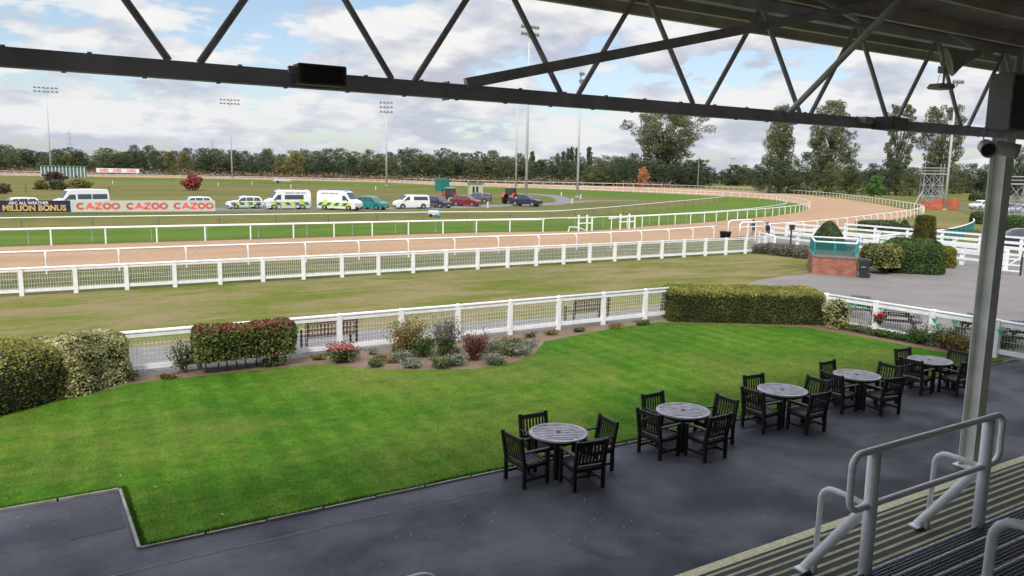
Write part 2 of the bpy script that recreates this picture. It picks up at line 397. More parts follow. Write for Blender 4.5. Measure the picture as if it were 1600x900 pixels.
KERB = mat('edging_concrete', (0.26, 0.25, 0.225), 0.85, var=0.3, vscale=3.0, bump=0.3)

# apron in front of the stand
sheet('apron', [(-60, -12), (70, -12), (70, 10.2), (26.6, 11.6), (26.2, 12.06), (1.2, 12.06), (1.2, 14.55), (-60, 14.55)], 0.008, ASPH)
# mown lawn
back = [(-60, 19.9), (-0.62, 20.3), (0.65, 20.95), (2.13, 21.75), (3.66, 21.75), (6.71, 21.6), (7.3, 21.35), (7.91, 20.6), (9.03, 19.65), (10.68, 18.98), (12.04, 19.1), (13.31, 19.8), (14.51, 21.05), (18.15, 21.8), (20.3, 21.9), (22.6, 20.4), (24.6, 18.6), (25.0, 16.5), (25.1, 14.0), (25.9, 12.1)]
sheet('lawn', [(1.25, 12.12), (25.9, 12.12)][::-1]+[(1.25, 12.12), (1.25, 14.62), (-60, 14.62)]+back, 0.035, lawn_m)
sheet('soil_bed', [(-60, 19.6), (26.3, 11.9), (26.3, 18.9), (20.9, 22.9), (-60, 22.9)] if False else [(-60, 19.85)]+back[1:]+[(26.5, 12.0), (26.4, 18.9), (20.9, 22.62), (-60, 22.62)], 0.02, SOIL)
# concrete edging between lawn and tarmac
kb = MB()
for a, b in (((1.2, 12.085), (26.2, 12.085)), ((1.2, 12.05), (1.2, 14.58)), ((1.2, 14.585), (-40, 14.585))):
    aa = Vector((*a, 0.02)); bb = Vector((*b, 0.02)); n = max(2, int((bb-aa).length/0.92))
    for i in range(n):
        p = aa+(bb-aa)*((i+0.02)/n); q = aa+(bb-aa)*((i+0.985)/n); j = rnd.uniform(-0.006, 0.006)
        kb.bar(p+Vector((0, j, j)), q+Vector((0, j, j)), 0.045, 0.05)
tag(kb.build('kerb_edging', KERB), kind='structure')
sheet('tarmac_joint', [(-40, 11.42), (26, 11.42), (26, 11.445), (-40, 11.445)], 0.0125, mat('pale_joint', (0.13, 0.13, 0.14), 0.9, var=0.4, vscale=4))
sheet('tarmac_patch', [(0.35, 12.9), (1.12, 12.95), (1.12, 14.45), (0.45, 14.4)], 0.0125, mat('patch_asphalt', (0.044, 0.045, 0.05), 0.8, var=0.3, vscale=30))
# footpath behind the fence, trackside lawn, yard
sheet('path', [(-60, 22.62), (20.9, 22.62), (26.4, 18.9), (26.3, 24.6), (22.8, 24.62), (16.9, 24.75), (7.7, 26.05), (2.6, 26.25), (-60, 27.5)], 0.012, PATH)
sheet('yard', [(26.4, 24.6), (26.3, 11.6), (70, 10.2), (70, 18), (60, 24), (53, 27.5), (42, 29.2), (38.9, 29.3), (36.2, 29.1), (33.6, 28.65), (30.5, 27.2), (27.5, 25.3)], 0.014, YARD)
sheet('grass_strip', [(-60, 27.5), (2.6, 26.25), (7.7, 26.05), (16.9, 24.75), (22.8, 24.62), (26.4, 24.6), (27.5, 25.3), (30.5, 27.2), (33.6, 28.65), (36.2, 29.1), (39.2, 29.5), (43, 33), (49, 37), (49, 39.0), (-60, 39.0)], 0.010, strip_g)
sheet('verge', [(-80, 39.0), (49, 39.0), (56, 47.5), (-80, 47.5)], 0.006, weed)
sheet('walkway', [(49, 37.5), (52, 24), (62, 18), (66, 30), (64, 50), (54, 49)], 0.016, PATH)

# ------------------------------------------------------------------ the racecourse
def gl(pts, z): return [Vector((*G(x, y, z), 0)) for x, y in pts]
HR = 1.2
outer = [Vector((x, 46.3 if x < 40 else 46.3+(x-40)*0.22, 0)) for x in (-60, -30, -10, 5, 20, 35, 45, 52.7)]
outer += gl([(1200, 349), (1235, 347), (1268, 345), (1296, 342), (1337, 338), (1370, 334), (1396, 331.2), (1413, 328.7), (1428, 326.3), (1437, 324), (1441.5, 322), (1440.5, 320.3), (1434, 318.7), (1425, 317), (1412, 315), (1390, 311.8), (1360, 308), (1335, 305), (1305, 301.8), (1267, 298.7), (1237, 296.7), (1200, 294.8), (1150, 292.4), (1075, 289.6), (1000, 287.4), (900, 285.3), (800, 283.2), (700, 280.9)], HR)
# far straight runs back to the left at a steady angle
e0 = outer[-1]
outer += [Vector((*AT(600, 385), 0)), Vector((*AT(500, 395), 0)), Vector((*AT(400, 402), 0)), Vector((*AT(200, 402), 0)), Vector((*AT(0, 385), 0)), Vector((*AT(-200, 350), 0))]
inner = [Vector((x, 62.0, 0)) for x in (-60, -30, -10, 5, 20, 35)]
inner += gl([(925, 341.5), (1000, 337), (1050, 334.5), (1100, 332), (1150, 328.6), (1200, 325), (1225, 322.6), (1245, 320.3), (1258, 318.3), (1265.5, 316), (1263, 313.3), (1250, 310), (1235, 307.4), (1212, 304.6), (1180, 302.2), (1150, 300.6), (1100, 298.4), (1000, 294.2), (900, 290.6), (800, 287.5), (700, 284.7)], HR)
inner += [Vector((*AT(600, 322), 0)), Vector((*AT(500, 332), 0)), Vector((*AT(400, 338), 0)), Vector((*AT(200, 338), 0)), Vector((*AT(0, 325), 0)), Vector((*AT(-200, 300), 0))]
outer_s = catmull(outer, 2.0); inner_s = catmull(inner, 2.0)
o2 = [(p.x, p.y) for p in outer_s]; i2 = [(p.x, p.y) for p in inner_s]
o2[0] = (-60, 47.2)
def off_poly(ps, d):
    out = []
    for i, p in enumerate(ps):
        t = ps[min(i+1, len(ps)-1)]-ps[max(i-1, 0)]; t = t.normalized(); out.append((p.x-t.y*d, p.y+t.x*d))
    return out
sand_out = off_poly(outer_s, 0.7)
sheet('sand_track', sand_out+i2[::-1], 0.022, SAND)
trf = [Vector((x, 76.8, 0)) for x in (-60, -30, 0, 20, 38)]
trf += gl([(850, 329.5), (900, 327), (950, 323.3), (1000, 319), (1050, 314.5), (1090, 311), (1115, 308.7), (1131, 306.6), (1131.5, 305), (1117, 303.3), (1090, 302), (1060, 300.6), (1020, 299.2), (960, 297), (900, 295), (850, 293.4)], 1.1)
trf_s = catmull(trf, 2.0)
# turf strip between sand and the turf rail
ti = off_poly(inner_s, 1.2)
cut = min(range(len(inner_s)), key=lambda i: (inner_s[i]-Vector((*G(800, 287.5, HR), 0))).length)
sheet('turf_track', ti[:cut]+[(p.x, p.y) for p in trf_s][::-1], 0.012, turf)
tf2 = off_poly(trf_s, 26)
# bright green band on the far side of the infield
sheet('far_turf', [G(120, 281.5), G(300, 283), G(500, 289), G(700, 296), G(900, 305.5), G(1000, 311), G(1078, 312.3), G(1118, 309), G(1105, 305.5), G(1000, 301), G(850, 296), G(700, 291.5), G(500, 284), G(300, 279.5), G(120, 278.5)], 0.006, turf)
# grass outside the bend + parkland beyond
sheet('bend_verge', [G(1200, 372), G(1290, 364), G(1350, 362), G(1450, 364), G(1522, 352), G(1520, 337), G(1490, 330), G(1443, 331)]+[o2[i] for i in range(len(o2)) if 60 < o2[i][0] < 240 and o2[i][1] < 100][::-1], 0.01, bend_g)
# service road inside the course
road = catmull([(-60, 114, 0), (0, 110.5, 0), (20, 107.5, 0), (33, 106.5, 0), (45, 104.2, 0), (55, 106, 0), (65, 109.5, 0), (78, 112.5, 0), (*G(860, 318.5), 0), (*G(900, 315.5), 0), (*G(930, 314), 0), (*G(1000, 313.2), 0)], 2)
rp = [Vector(p) for p in road]; wl = [3.0]*len(rp)
lft = []; rg = []
for i, p in enumerate(rp):
    t = (rp[min(i+1, len(rp)-1)]-rp[max(i-1, 0)]).normalized(); k = i/len(rp); w_ = 2.9 if k < 0.72 else 2.9-(k-0.72)/0.28*1.9
    lft.append((p.x-t.y*w_, p.y+t.x*w_)); rg.append((p.x+t.y*w_, p.y-t.x*w_))
sheet('service_road', lft+rg[::-1], 0.016, ROADM)
br = [G(848, 311), G(880, 310.5), G(850, 303.5), G(820, 303)]
sheet('side_road', [G(868, 316.5), G(900, 316), G(885, 308), G(862, 304), G(830, 302.4), G(800, 301.6), G(800, 302.8), G(830, 304), G(856, 307), G(868, 311)], 0.0195, ROADM)

# ------------------------------------------------------------------ rails and fences
def limit_posts(root, boxes, name, m, cap=98):
    """boxes: list of MB; nearest first. Past the cap the rest become one 'stuff' part"""
    for mb in boxes[:cap]: mb.build(name, m, root)
    if len(boxes) > cap:
        r = MB()
        for mb in boxes[cap:]: r.add(mb.v, mb.f)
        tag(r.build(name+'s', m, root), 'the smaller posts of the rail round the far side', kind='stuff')
def running_rail(name, label, path, h, spacing, neck=0.0, rr=0.055, pr=0.04, pm=None, rm=None, start=0.5, group='white running rails of the racecourse', lean=0.0, oval=1.0):
    root = empty(name, (path[0].x, path[0].y, 0), 0, label, 'running rail', group); root.location = (0, 0, 0)
    rm = rm or WHITE2; pm = pm or WHITE2
    top = MB(); ps = along(path, max(1.0, spacing/3), 0)
    top.tube([p+Vector((0, 0, h-rr)) for p, t in ps], rr, 8); top.build('top_rail', rm, root, smooth=True)
    posts = []
    for p, t in along(path, spacing, start):
        n = Vector((t.y, -t.x, 0))    # outward (right-hand side of travel)
        mb = MB()
        if neck:
            q = p+n*neck
            mb.tube([q+Vector((0, 0, 0.0)), q+Vector((0, 0, h*0.72)), p+n*neck*0.85+Vector((0, 0, h*0.86)), p+n*neck*0.4+Vector((0, 0, h-0.10)), p+Vector((0, 0, h-rr*1.2))], pr, 6)
        else:
            mb.tube([p+n*lean, p+Vector((0, 0, h-rr))], pr, 6)
        posts.append(((p.length), mb))
    posts.sort(key=lambda a: a[0])
    limit_posts(root, [b for _, b in posts], 'post', pm)
    return root
running_rail('running_rail', 'white swan-neck running rail on the grandstand side of the sand track', [p for p in outer_s if p.x < 53 and p.y < 60], 1.2, 3.33, neck=0.28, start=1.1)
bend_o = [p for p in outer_s][len([p for p in outer_s if p.x < 53 and p.y < 60]):]
# split: bend rail (near side, round the tip) and the far outer rail
tip = max(range(len(bend_o)), key=lambda i: bend_o[i].x+bend_o[i].y*0.2)
running_rail('running_rail', 'white swan-neck running rail curving round the outside of the sand bend', [Vector((59.3, 50.0, 0))]+bend_o[2:tip+2], 1.2, 3.1, neck=0.28)
running_rail('running_rail', 'white outer running rail of the far straight, in front of the distant trees', bend_o[tip+1:], 1.25, 4.2, pr=0.06, rr=0.08, rm=GREYRAIL, pm=GREYRAIL)
ncut = min(range(len(inner_s)), key=lambda i: (inner_s[i]-Vector((*G(905, 342.3, HR), 0))).length)
ncut2 = min(range(len(inner_s)), key=lambda i: (inner_s[i]-Vector((*G(955, 340, HR), 0))).length)
tip2 = max(range(len(inner_s)), key=lambda i: inner_s[i].x)
running_rail('running_rail', 'straight white running rail between the sand track and the bright green turf', inner_s[:ncut], 1.2, 3.32, start=60+1.8, pr=0.055)
running_rail('running_rail', 'white running rail on the inside of the sand bend, right of the rail gap', inner_s[ncut2:tip2+6], 1.2, 3.2, pr=0.05)
running_rail('running_rail', 'white inner running rail of the far straight', inner_s[tip2+6:], 1.2, 4.2, pr=0.06, rr=0.08, rm=GREYRAIL, pm=GREYRAIL)
DOG = mat('green_white_dogleg', (0.30, 0.42, 0.40), 0.5, var=0.25, vscale=1.5)
t2 = [Vector((x, 63.3, 0)) for x in (-60, -20, 20, 46)]+gl([(1000, 336), (1050, 333.6), (1100, 331), (1150, 327.4), (1190, 323.5), (1215, 319.8), (1230, 316.2), (1224, 313), (1210, 310.5), (1185, 308)], 1.15)
running_rail('running_rail', 'white topped rail on pale green dogleg posts along the near edge of the turf', catmull(t2, 2), 1.15, 3.9, neck=-0.35, pr=0.028, rr=0.045, pm=DOG, start=60.5)
running_rail('running_rail', 'thin white rail on dark dogleg posts along the infield side of the turf', trf_s, 1.1, 5.2, neck=0.4, pr=0.03, rr=0.05, pm=mat('dark_dogleg', (0.05, 0.09, 0.08), 0.5), start=60.2)

def white_fence(name, label, xs, a, b, hgt=1.2, post=0.15, mesh_dx=0.1, rails=((1.10, 0.11), (0.22, 0.13)), group='white painted mesh fences', hole=0.18, cap=True, wires=0.009):
    """fence from a to b (2-D); xs = distances of the posts along it"""
    a = Vector((*a, 0)); b = Vector((*b, 0)); t = (b-a).normalized(); n = Vector((t.y, -t.x, 0)); Lg = (b-a).length
    ang = math.atan2(t.y, t.x)
    root = empty(name, a, 0, label, 'fence', group); root.location = (0, 0, 0)
    for d in xs:
        mb = MB(); p = a+t*d; mb.box(p+Vector((0, 0, hgt/2-0.02)), (post, post, hgt-0.02), ang)
        if cap: mb.lathe(p+Vector((0, 0, hgt-0.03)), [(post*0.62, 0), (post*0.62, 0.03), (post*0.35, 0.055), (0.01, 0.06)], 4 if post < 0.1 else 8)
        mb.build('post', WHITE, root)
    for z, hh in rails:
        mb = MB(); mb.bar(a+Vector((0, 0, z))-n*0.0, b+Vector((0, 0, z)), 0.05, hh); mb.build('rail', WHITE, root)
    tr = MB(); tr.tube([a+Vector((0, 0, hgt-0.035))+n*0.0, b+Vector((0, 0, hgt-0.035))], 0.05, 8); tr.build('top_rail', WHITE, root, smooth=True)
    wm = MB(); k = int(Lg/mesh_dx); z0 = rails[-1][0]; z1 = rails[0][0]
    for i in range(k+1):
        p = a+t*(i*mesh_dx)-n*0.03; wm.bar(p+Vector((0, 0, z0)), p+Vector((0, 0, z1)), wires, wires)
    z = z0+0.1
    while z < z1-0.05:
        wm.bar(a-n*0.03+Vector((0, 0, z)), b-n*0.03+Vector((0, 0, z)), wires, wires); z += hole
    wm.build('wire_mesh', WIRE, root)
    return root
white_fence('mesh_fence', 'long white mesh fence between the trackside grass and the sand track', [i*2.01+0.4-0.05 for i in range(31)], (-14.5, 38.75), (47.2, 38.95), 1.2, 0.17, 0.1, hole=0.2, wires=0.011)
white_fence('mesh_fence', 'short white fence end turning towards the two men by the sand track', [0.0, 1.9, 3.8], (47.2, 38.95), (49.6, 42.6), 1.2, 0.17, 0.14, hole=0.25)
white_fence('mesh_fence', 'white mesh fence behind the flower bed, between the lawn and the footpath', [i*2.02 for i in range(12)], (-2.05, 22.72), (21.75, 22.52), 1.22, 0.14, 0.1, hole=0.13, wires=0.008)
white_fence('mesh_fence', 'white mesh fence with green bunting in front of the picnic tables', [i*2.02+0.1 for i in range(9)], (25.75, 18.75), (26.5, 2.6), 1.22, 0.18, 0.09, rails=((1.08, 0.12), (0.22, 0.14)), hole=0.24, wires=0.0055)

# white post-and-rail horse walk fences
def postrail(label, a, b, n, zs=(0.45, 0.85, 1.25), pw=0.24, ph=1.3):
    a = Vector((*a, 0)); b = Vector((*b, 0)); t = (b-a).normalized(); ang = math.atan2(t.y, t.x)
    root = empty('post_and_rail_fence', (0, 0, 0), 0, label, 'fence', 'white post and rail fences of the horse walk')
    for i in range(n):
        p = a+(b-a)*(i/(n-1)); mb = MB(); mb.box(p+Vector((0, 0, ph/2)), (pw, pw, ph), ang); mb.build('post', WHITE, root, bevel=0.02)
    for z in zs:
        mb = MB(); nn = Vector((t.y, -t.x, 0))*(pw/2+0.03); mb.bar(a+nn+Vector((0, 0, z)), b+nn+Vector((0, 0, z)), 0.05, 0.15); mb.build('rail', WHITE, root)
    return root
postrail('white post and rail fence nearest the yard, passing behind the cone topiary', (54.5, 45.2), (52.2, 25.2), 8)
postrail('white post and rail fence on the far side of the horse walk', (60.5, 48.6), (58.2, 22.4), 9)
postrail('outermost white post and rail fence, beyond the horse walk and below the bend', (65.5, 46.0), (64.5, 24.0), 8, pw=0.2)
# black handrail beyond
hr = empty('metal_handrail', (0, 0, 0), 0, 'thin black metal handrail above the white horse walk fences', 'handrail')
hp = [Vector((*G(1335, 367), 0)), Vector((*G(1527, 386), 0))]
mb = MB(); mb.tube([hp[0]+Vector((0, 0, 1.3)), hp[1]+Vector((0, 0, 1.3))], 0.04, 6); mb.build('rail', BLACKP, hr)
for i in range(7):
    mb = MB(); p = hp[0].lerp(hp[1], i/6); mb.tube([p, p+Vector((0, 0, 1.3))], 0.03, 6); mb.build('post', BLACKP, hr)
# green-screened curved rail
gr = empty('screened_rail', (0, 0, 0), 0, 'curved white rail with green mesh panels beside the right-hand grass', 'rail')
gp = catmull(gl([(1345, 371), (1400, 366), (1450, 361.5), (1489, 356), (1512, 350), (1522, 345), (1521, 341.5)], 1.15), 1.5)
mb = MB(); mb.tube([p+Vector((0, 0, 1.12)) for p in gp], 0.07, 8); mb.build('top_rail', WHITE2, gr, smooth=True)
GM = mat('green_windbreak_mesh', (0.02, 0.17, 0.14), 0.7, var=0.2, vscale=2)
mb = MB()
for a, b in list(zip(gp[:-1], gp[1:]))[int(len(gp)*0.42):]:
    mb.bar(a+Vector((0, 0, 0.55)), b+Vector((0, 0, 0.55)), 0.02, 0.95)
mb.build('screen_panel', GM, gr)
for p, t in along(gp, 3.0, 0.2):
    mb = MB(); mb.tube([p+Vector((-0.03, -0.05, 0)), p+Vector((-0.03, -0.05, 1.1))], 0.045, 6); mb.build('post', TEALP, gr)
# rail gap frames by the turf
for k, (x0, x1, lb) in enumerate(((892, 927, 'white rail gate frame with a fallen end, left of the pair at the rail gap'), (956, 994, 'white rail gate frame right of the pair at the rail gap'))):
    a = Vector((*G(x0, 342+(-2)*k, 1.2), 0)); b = Vector((*G(x1, 341-2*k, 1.2), 0)); root = empty('rail_gate', a, 0, lb, 'gate', 'white gate frames at the rail gap'); root.location = (0, 0, 0)
    for f in (0.35, 0.72, 0.95):
        mb = MB(); p = a.lerp(b, f); mb.bar(p, p+Vector((0, 0, 1.55 if f < 0.9 else 1.25)), 0.12, 0.12); mb.build('post', WHITE, root)
    for z, f0, f1 in ((1.3, -0.15, 1.12), (0.75, 0.3, 0.95)):
        mb = MB(); mb.bar(a.lerp(b, f0)+Vector((0, 0, z)), a.lerp(b, f1)+Vector((0, 0, z)), 0.06, 0.11); mb.build('rail', WHITE, root)
    if k == 0:
        mb = MB(); mb.tube([a.lerp(b, -0.1), a.lerp(b, -0.05)+Vector((0, 0, 0.45)), a.lerp(b, 0.35)+Vector((0, 0, 0.35)), a.lerp(b, 0.65)+Vector((0, 0, 0.05))], 0.05, 6); mb.build('fallen_rail', WHITE, root)
# tubular gate by the two men
a = Vector((*G(1155, 377), 0)); b = Vector((*G(1192, 375), 0)); root = empty('tube_gate', (0, 0, 0), 0, 'white tubular gate loop at the gap where two men stand', 'gate')
for off in (Vector((0, 0, 0)), Vector((1.2, 2.4, 0))):
    mb = MB(); mb.tube([a+off, a+off+Vector((0, 0, 1.45)), a+off+Vector((0.25, 0, 1.6)), b+off+Vector((-0.2, 0, 1.6)), b+off+Vector((0, 0, 1.45)), b+off], 0.06, 8); mb.build('hoop', WHITE2, root, smooth=True)
for f in (0.33, 0.66):
    mb = MB(); p = a.lerp(b, f); mb.tube([p, p+Vector((0, 0, 1.58))], 0.05, 6); mb.build('post', WHITE2, root)
mb = MB(); mb.tube([a+Vector((0, 0, 1.2)), b+Vector((0, 0, 1.2))], 0.045, 6); mb.build('rail', WHITE2, root)

# ------------------------------------------------------------------ grandstand
TRUSS = mat('brown_grey_steel_paint', (0.64, 0.61, 0.70), 0.6, var=0.2, vscale=2.5, bump=0.15, bscale=30)
TUBE = mat('grey_brown_tube_paint', (0.58, 0.55, 0.60), 0.5, var=0.2, vscale=4)
PIPE = mat('pale_grey_pipe_paint', (0.6, 0.6, 0.56), 0.45, var=0.15, vscale=4)
ROOFM = mat('brown_roof_sheet', (0.60, 0.50, 0.48), 0.6, var=0.3, vscale=0.8)
PURL = mat('dusty_purlin_steel', (0.74, 0.67, 0.60), 0.7, var=0.25, vscale=1.2)
COLM = mat('cream_column_paint', (0.78, 0.78, 0.72), 0.55, var=0.14, vscale=2.2, bump=0.1, bscale=25)
SPK = mat('black_speaker_grille', (0.05, 0.042, 0.05), 0.7, var=0.3, vscale=60)
TY = 7.8; TZ = 6.44
st = empty('grandstand', (0, 0, 0), 0, 'grandstand in the foreground, with brown roof truss, roof and yellow-edged steps', 'grandstand')
mb = MB(); mb.bar((-14, TY, TZ), (31.5, TY, TZ), 0.10, 0.135)
mb.bar((-14, TY-0.005, TZ+0.072), (31.5, TY-0.005, TZ+0.072), 0.125, 0.012); mb.bar((-14, TY-0.005, TZ-0.072), (31.5, TY-0.005, TZ-0.072), 0.125, 0.012)
for i in range(60):
    x = -12+i*0.62
    for sz in (1, -1): mb.box((x+0.2*(sz > 0), TY-0.03, TZ+sz*0.083), (0.035, 0.03, 0.022))
for x in (4.0, 9.62): mb.box((x, TY-0.006, TZ), (0.02, 0.14, 0.195)); mb.box((x+0.09, TY-0.055, TZ), (0.16, 0.012, 0.13))
mb.build('bottom_chord', TRUSS, st)
mb = MB(); mb.bar((-14, TY, 7.90), (31.5, TY, 7.90), 0.14, 0.15); mb.build('top_chord', TRUSS, st)
for i in range(-6, 15):
    xb = 1.36+2.145*i; xt = xb+1.0725
    for (a, b) in (((xb+0.13, TY, TZ+0.08), (xt-0.05, TY, 7.83)), ((xt+0.05, TY, 7.83), (xb+2.145-0.13, TY, TZ+0.08))):
        mb = MB(); mb.tube([a, b], 0.034, 8); mb.build('diagonal', TUBE, st, smooth=True)
# braces from the chord back to the roof
mb = MB(); e = onY(1400, 0, 6.9); a = Vector((4.22, TY-0.05, TZ+0.09)); mb.bar(a, a+(e-a)*1.12, 0.09, 0.115); mb.build('brace', TUBE, st)
mb = MB(); e = onY(1405, 0, 5.9); a = onY(1228, 181, TY-0.06); mb.tube([a, a+(e-a)*1.45], 0.042, 10); mb.build('brace', PIPE, st, smooth=True)
mb = MB(); mb.tube([onY(1283, -4, 6.6), onY(1345, 34, TY-0.03)], 0.045, 8); mb.build('brace', TUBE, st, smooth=True)
# roof : corrugated sheet, rising gently towards the back
def rz_(y): return 7.95+0.045*(8.95-y)
mb = MB(); per = 0.21; x = -24.0; prof = []
while x < 40:
    prof += [(x, 0.0), (x+per*0.34, 0.0), (x+per*0.5, 0.042), (x+per*0.84, 0.042)]; x += per
ys = [8.95, 4.0, -9.0]
vs = [(px_, y, rz_(y)+pz+dz) for dz in (0.0, 0.012) for y in ys for px_, pz in prof]; n = len(prof); fs = []
for lay in (0, 1):
    for j in range(2):
        for i in range(n-1): o = lay*3*n+j*n; fs.append((o+i, o+i+1, o+n+i+1, o+n+i))
for i in range(n-1): fs.append((i, i+1, 3*n+i+1, 3*n+i))
mb.add(vs, fs); mb.build('roof', ROOFM, st)
for k, y in enumerate((8.72, 8.2, 7.15, 6.1, 5.0, 3.9, 2.8, 1.6, 0.4, -1.0, -2.6, -4.4, -6.2)):
    z = rz_(y); mb = MB(); mb.bar((-24, y, z-0.11), (40, y, z-0.11), 0.012, 0.2); mb.bar((-24, y-0.035, z-0.016), (40, y-0.035, z-0.016), 0.07, 0.012); mb.bar((-24, y-0.035, z-0.205), (40, y-0.035, z-0.205), 0.07, 0.012)
    mb.build('purlin', PURL, st)
for x in (-19.4, -1.9, 15.62, 33.1):
    mb = MB(); mb.bar((x, 7.6, 7.72), (x, -8.8, 8.35), 0.16, 0.42); mb.build('rafter', TRUSS, st)
for cxx in (15.58, 33.1):
    mb = MB(); zc = 7.8
    for y, t_ in ((7.925, 0.02), (7.655, 0.02)): mb.box((cxx, y, zc/2), (0.28, t_, zc))
    mb.box((cxx, 7.79, zc/2+0.001), (0.014, 0.25, zc-0.01)); mb.box((cxx, 7.79, 0.015), (0.42, 0.42, 0.03))
    mb.box((cxx, 7.79, TZ-0.2), (0.27, 0.25, 0.02))
    mb.build('column', COLM, st)
# rear wall and side wall of the stand, behind the camera
WALLM = mat('pale_rear_cladding', (0.70, 0.70, 0.69), 0.7)
mb = MB(); mb.box((8, -9.1, 4.3), (64, 0.2, 8.6)); mb.build('rear_wall', WALLM, st)
# terrace: shallow yellow-edged steps, then steeper mesh-covered treads
STEP = mat('dark_terrace_tarmac', (0.038, 0.038, 0.046), 0.75, var=0.3, vscale=2.0, bump=0.2, bscale=120)
YEL = NT('worn_yellow_nosing', 0.7, 0.3)
n_ = YEL.noise(26, 4, 0.7, (0.35, 1, 1)); n2_ = YEL.noise(3.0, 3, 0.6)
c_ = YEL.ramp(n2_, [(0.35, (0.36, 0.37, 0.17)), (0.65, (0.52, 0.51, 0.26))]); YEL.done(YEL.mix(c_, (0.10, 0.10, 0.07), YEL.ramp(n_, [(0.56, 0.0), (0.66, 0.7)])))
YELM = MATS['worn_yellow_nosing']
YP = mat('pale_worn_yellow', (0.45, 0.42, 0.24), 0.8, var=0.5, vscale=22, col2=(0.78, 0.74, 0.48))
x0, x1 = -24.0, 40.0; t_, r_ = 0.2523, 0.0876; Y0 = 7.33
edge = [(Y0+0.02, 0.0), (Y0+0.02, 0.10)]
prof = [(Y0+0.14, 0.0), (Y0+0.14, 0.055), (Y0, 0.055), (Y0, 0.10)]
lips = [((Y0, 0.10), 0.085), ]
y = Y0; z = 0.10
for k in range(7):
    y2 = Y0-(k+1)*t_; prof += [(y2, z), (y2, z+r_)]; z += r_; lips.append(((y2, z), 0.05)); y = y2
yT = y-0.30; prof += [(yT, z)]; mesh_start = (yT, z)
met = []
z2 = z; yy = yT
prof2 = [(yT, z)]
for k in range(13):
    z2 += 0.17; prof2 += [(yy, z2), (yy-0.42, z2)]; met.append((yy, z2)); yy -= 0.42
prof += prof2[1:]+[(-9.0, z2), (-9.0, 0.0)]
mb = MB(); mb.prism(prof, 'X', x0, x1); mb.build('terrace_steps', STEP, st)
for (p, w_) in lips:
    mb = MB(); mb.box(((x0+x1)/2, p[0]-w_/2+0.004, p[1]-0.006), (x1-x0, w_, 0.02)); mb.build('step_nosing', YELM if w_ < 0.06 else YP, st)
mb = MB(); mb.box(((x0+x1)/2, Y0+0.10, 0.056), (x1-x0, 0.085, 0.01)); mb.build('kerb_stripe', YP, st)
GRAT = mat('grey_steel_grating', (0.17, 0.175, 0.20), 0.5, metal=0.4, var=0.15)
WN = mat('worn_white_nosing', (0.62, 0.63, 0.64), 0.6, var=0.35, vscale=18)
for i, (yy, zz) in enumerate(met[:7]):
    mb = MB(); mb.box(((x0+x1)/2, yy-0.012, zz+0.004), (x1-x0, 0.022, 0.03)); mb.build('step_nosing', WN, st)
    mb = MB(); xa, xb = 4.5, 16.5
    k = 0
    while k*0.05 < 0.36:
        mb.box(((xa+xb)/2, yy-0.055-k*0.05, zz+0.022), (xb-xa, 0.010, 0.02)); k += 1
    xq = xa
    while xq < xb:
        mb.box((xq, yy-0.235, zz+0.020), (0.008, 0.40, 0.016)); xq += 0.06
    mb.build('tread_grating', GRAT, st)

# crush barriers
def barrier(label, xL, xR, y, zb, top=1.61, low=0.93, hoops=True):
    root = empty('crush_barrier', (0, 0, 0), 0, label, 'barrier', 'white tubular crush barriers on the terrace')
    zt = zb+top; zl = zb+low; xl = xL-0.42; xr = xR+0.36; rr = 0.042; c = 0.16
    def arc(cx_, cz_, a0, a1, n=6): return [(cx_+c*math.cos(R(a0+(a1-a0)*i/n)), y, cz_+c*math.sin(R(a0+(a1-a0)*i/n))) for i in range(n+1)]
    mb = MB(); mb.tube([(xL-0.0, y, zl)]+arc(xl+c, zl+c, 270, 180)+arc(xl+c, zt-c, 180, 90)+arc(xr-c, zt-c, 90, 0)+arc(xr-c, zl+c, 0, -90)+[(xR, y, zl)], rr, 12); mb.build('top_rail', POSTPAINT, root, smooth=True)
    mb = MB(); mb.tube([(xL, y, zl), (xR, y, zl)], rr*0.95, 12); mb.build('lower_rail', POSTPAINT, root, smooth=True)
    for x in (xL, xR):
        mb = MB(); mb.tube([(x, y, zb-0.1), (x, y, zt-0.03)], 0.078, 14); mb.build('post', POSTPAINT, root, smooth=True)
        mb = MB(); mb.tube([(x, y, zl+0.03), (x, y+0.83, zb-0.24)], 0.066, 12); mb.box((x, y+0.83, zb-0.25), (0.24, 0.16, 0.02)); mb.build('brace', POSTPAINT, root, smooth=False)
        pts = [(x, y+0.05, zl-0.02), (x, y+0.35, zl-0.0)]+[(x, y+0.50+0.17*math.sin(R(a)), zl-0.17+0.17*math.cos(R(a))) for a in (0, 25, 50, 75, 90)]+[(x, y+0.69, zb-0.25)]
        mb = MB(); mb.tube(pts, 0.036, 10); mb.build('side_hoop', POSTPAINT, root, smooth=True)
    return root
barrier('white tubular crush barrier at the lower right, in front of the tall column', 8.36, 10.89, 5.24, 0.83)
barrier('white crush barrier, only its rounded rail end showing at the bottom edge', -0.4, 2.28, 5.24, 0.83)
d_ = ray(1560, 793); yb = 2.07; 
barrier('nearest white crush barrier, cut by the bottom right corner', 5.92, 8.6, yb, 2.07, top=1.75, low=1.1)

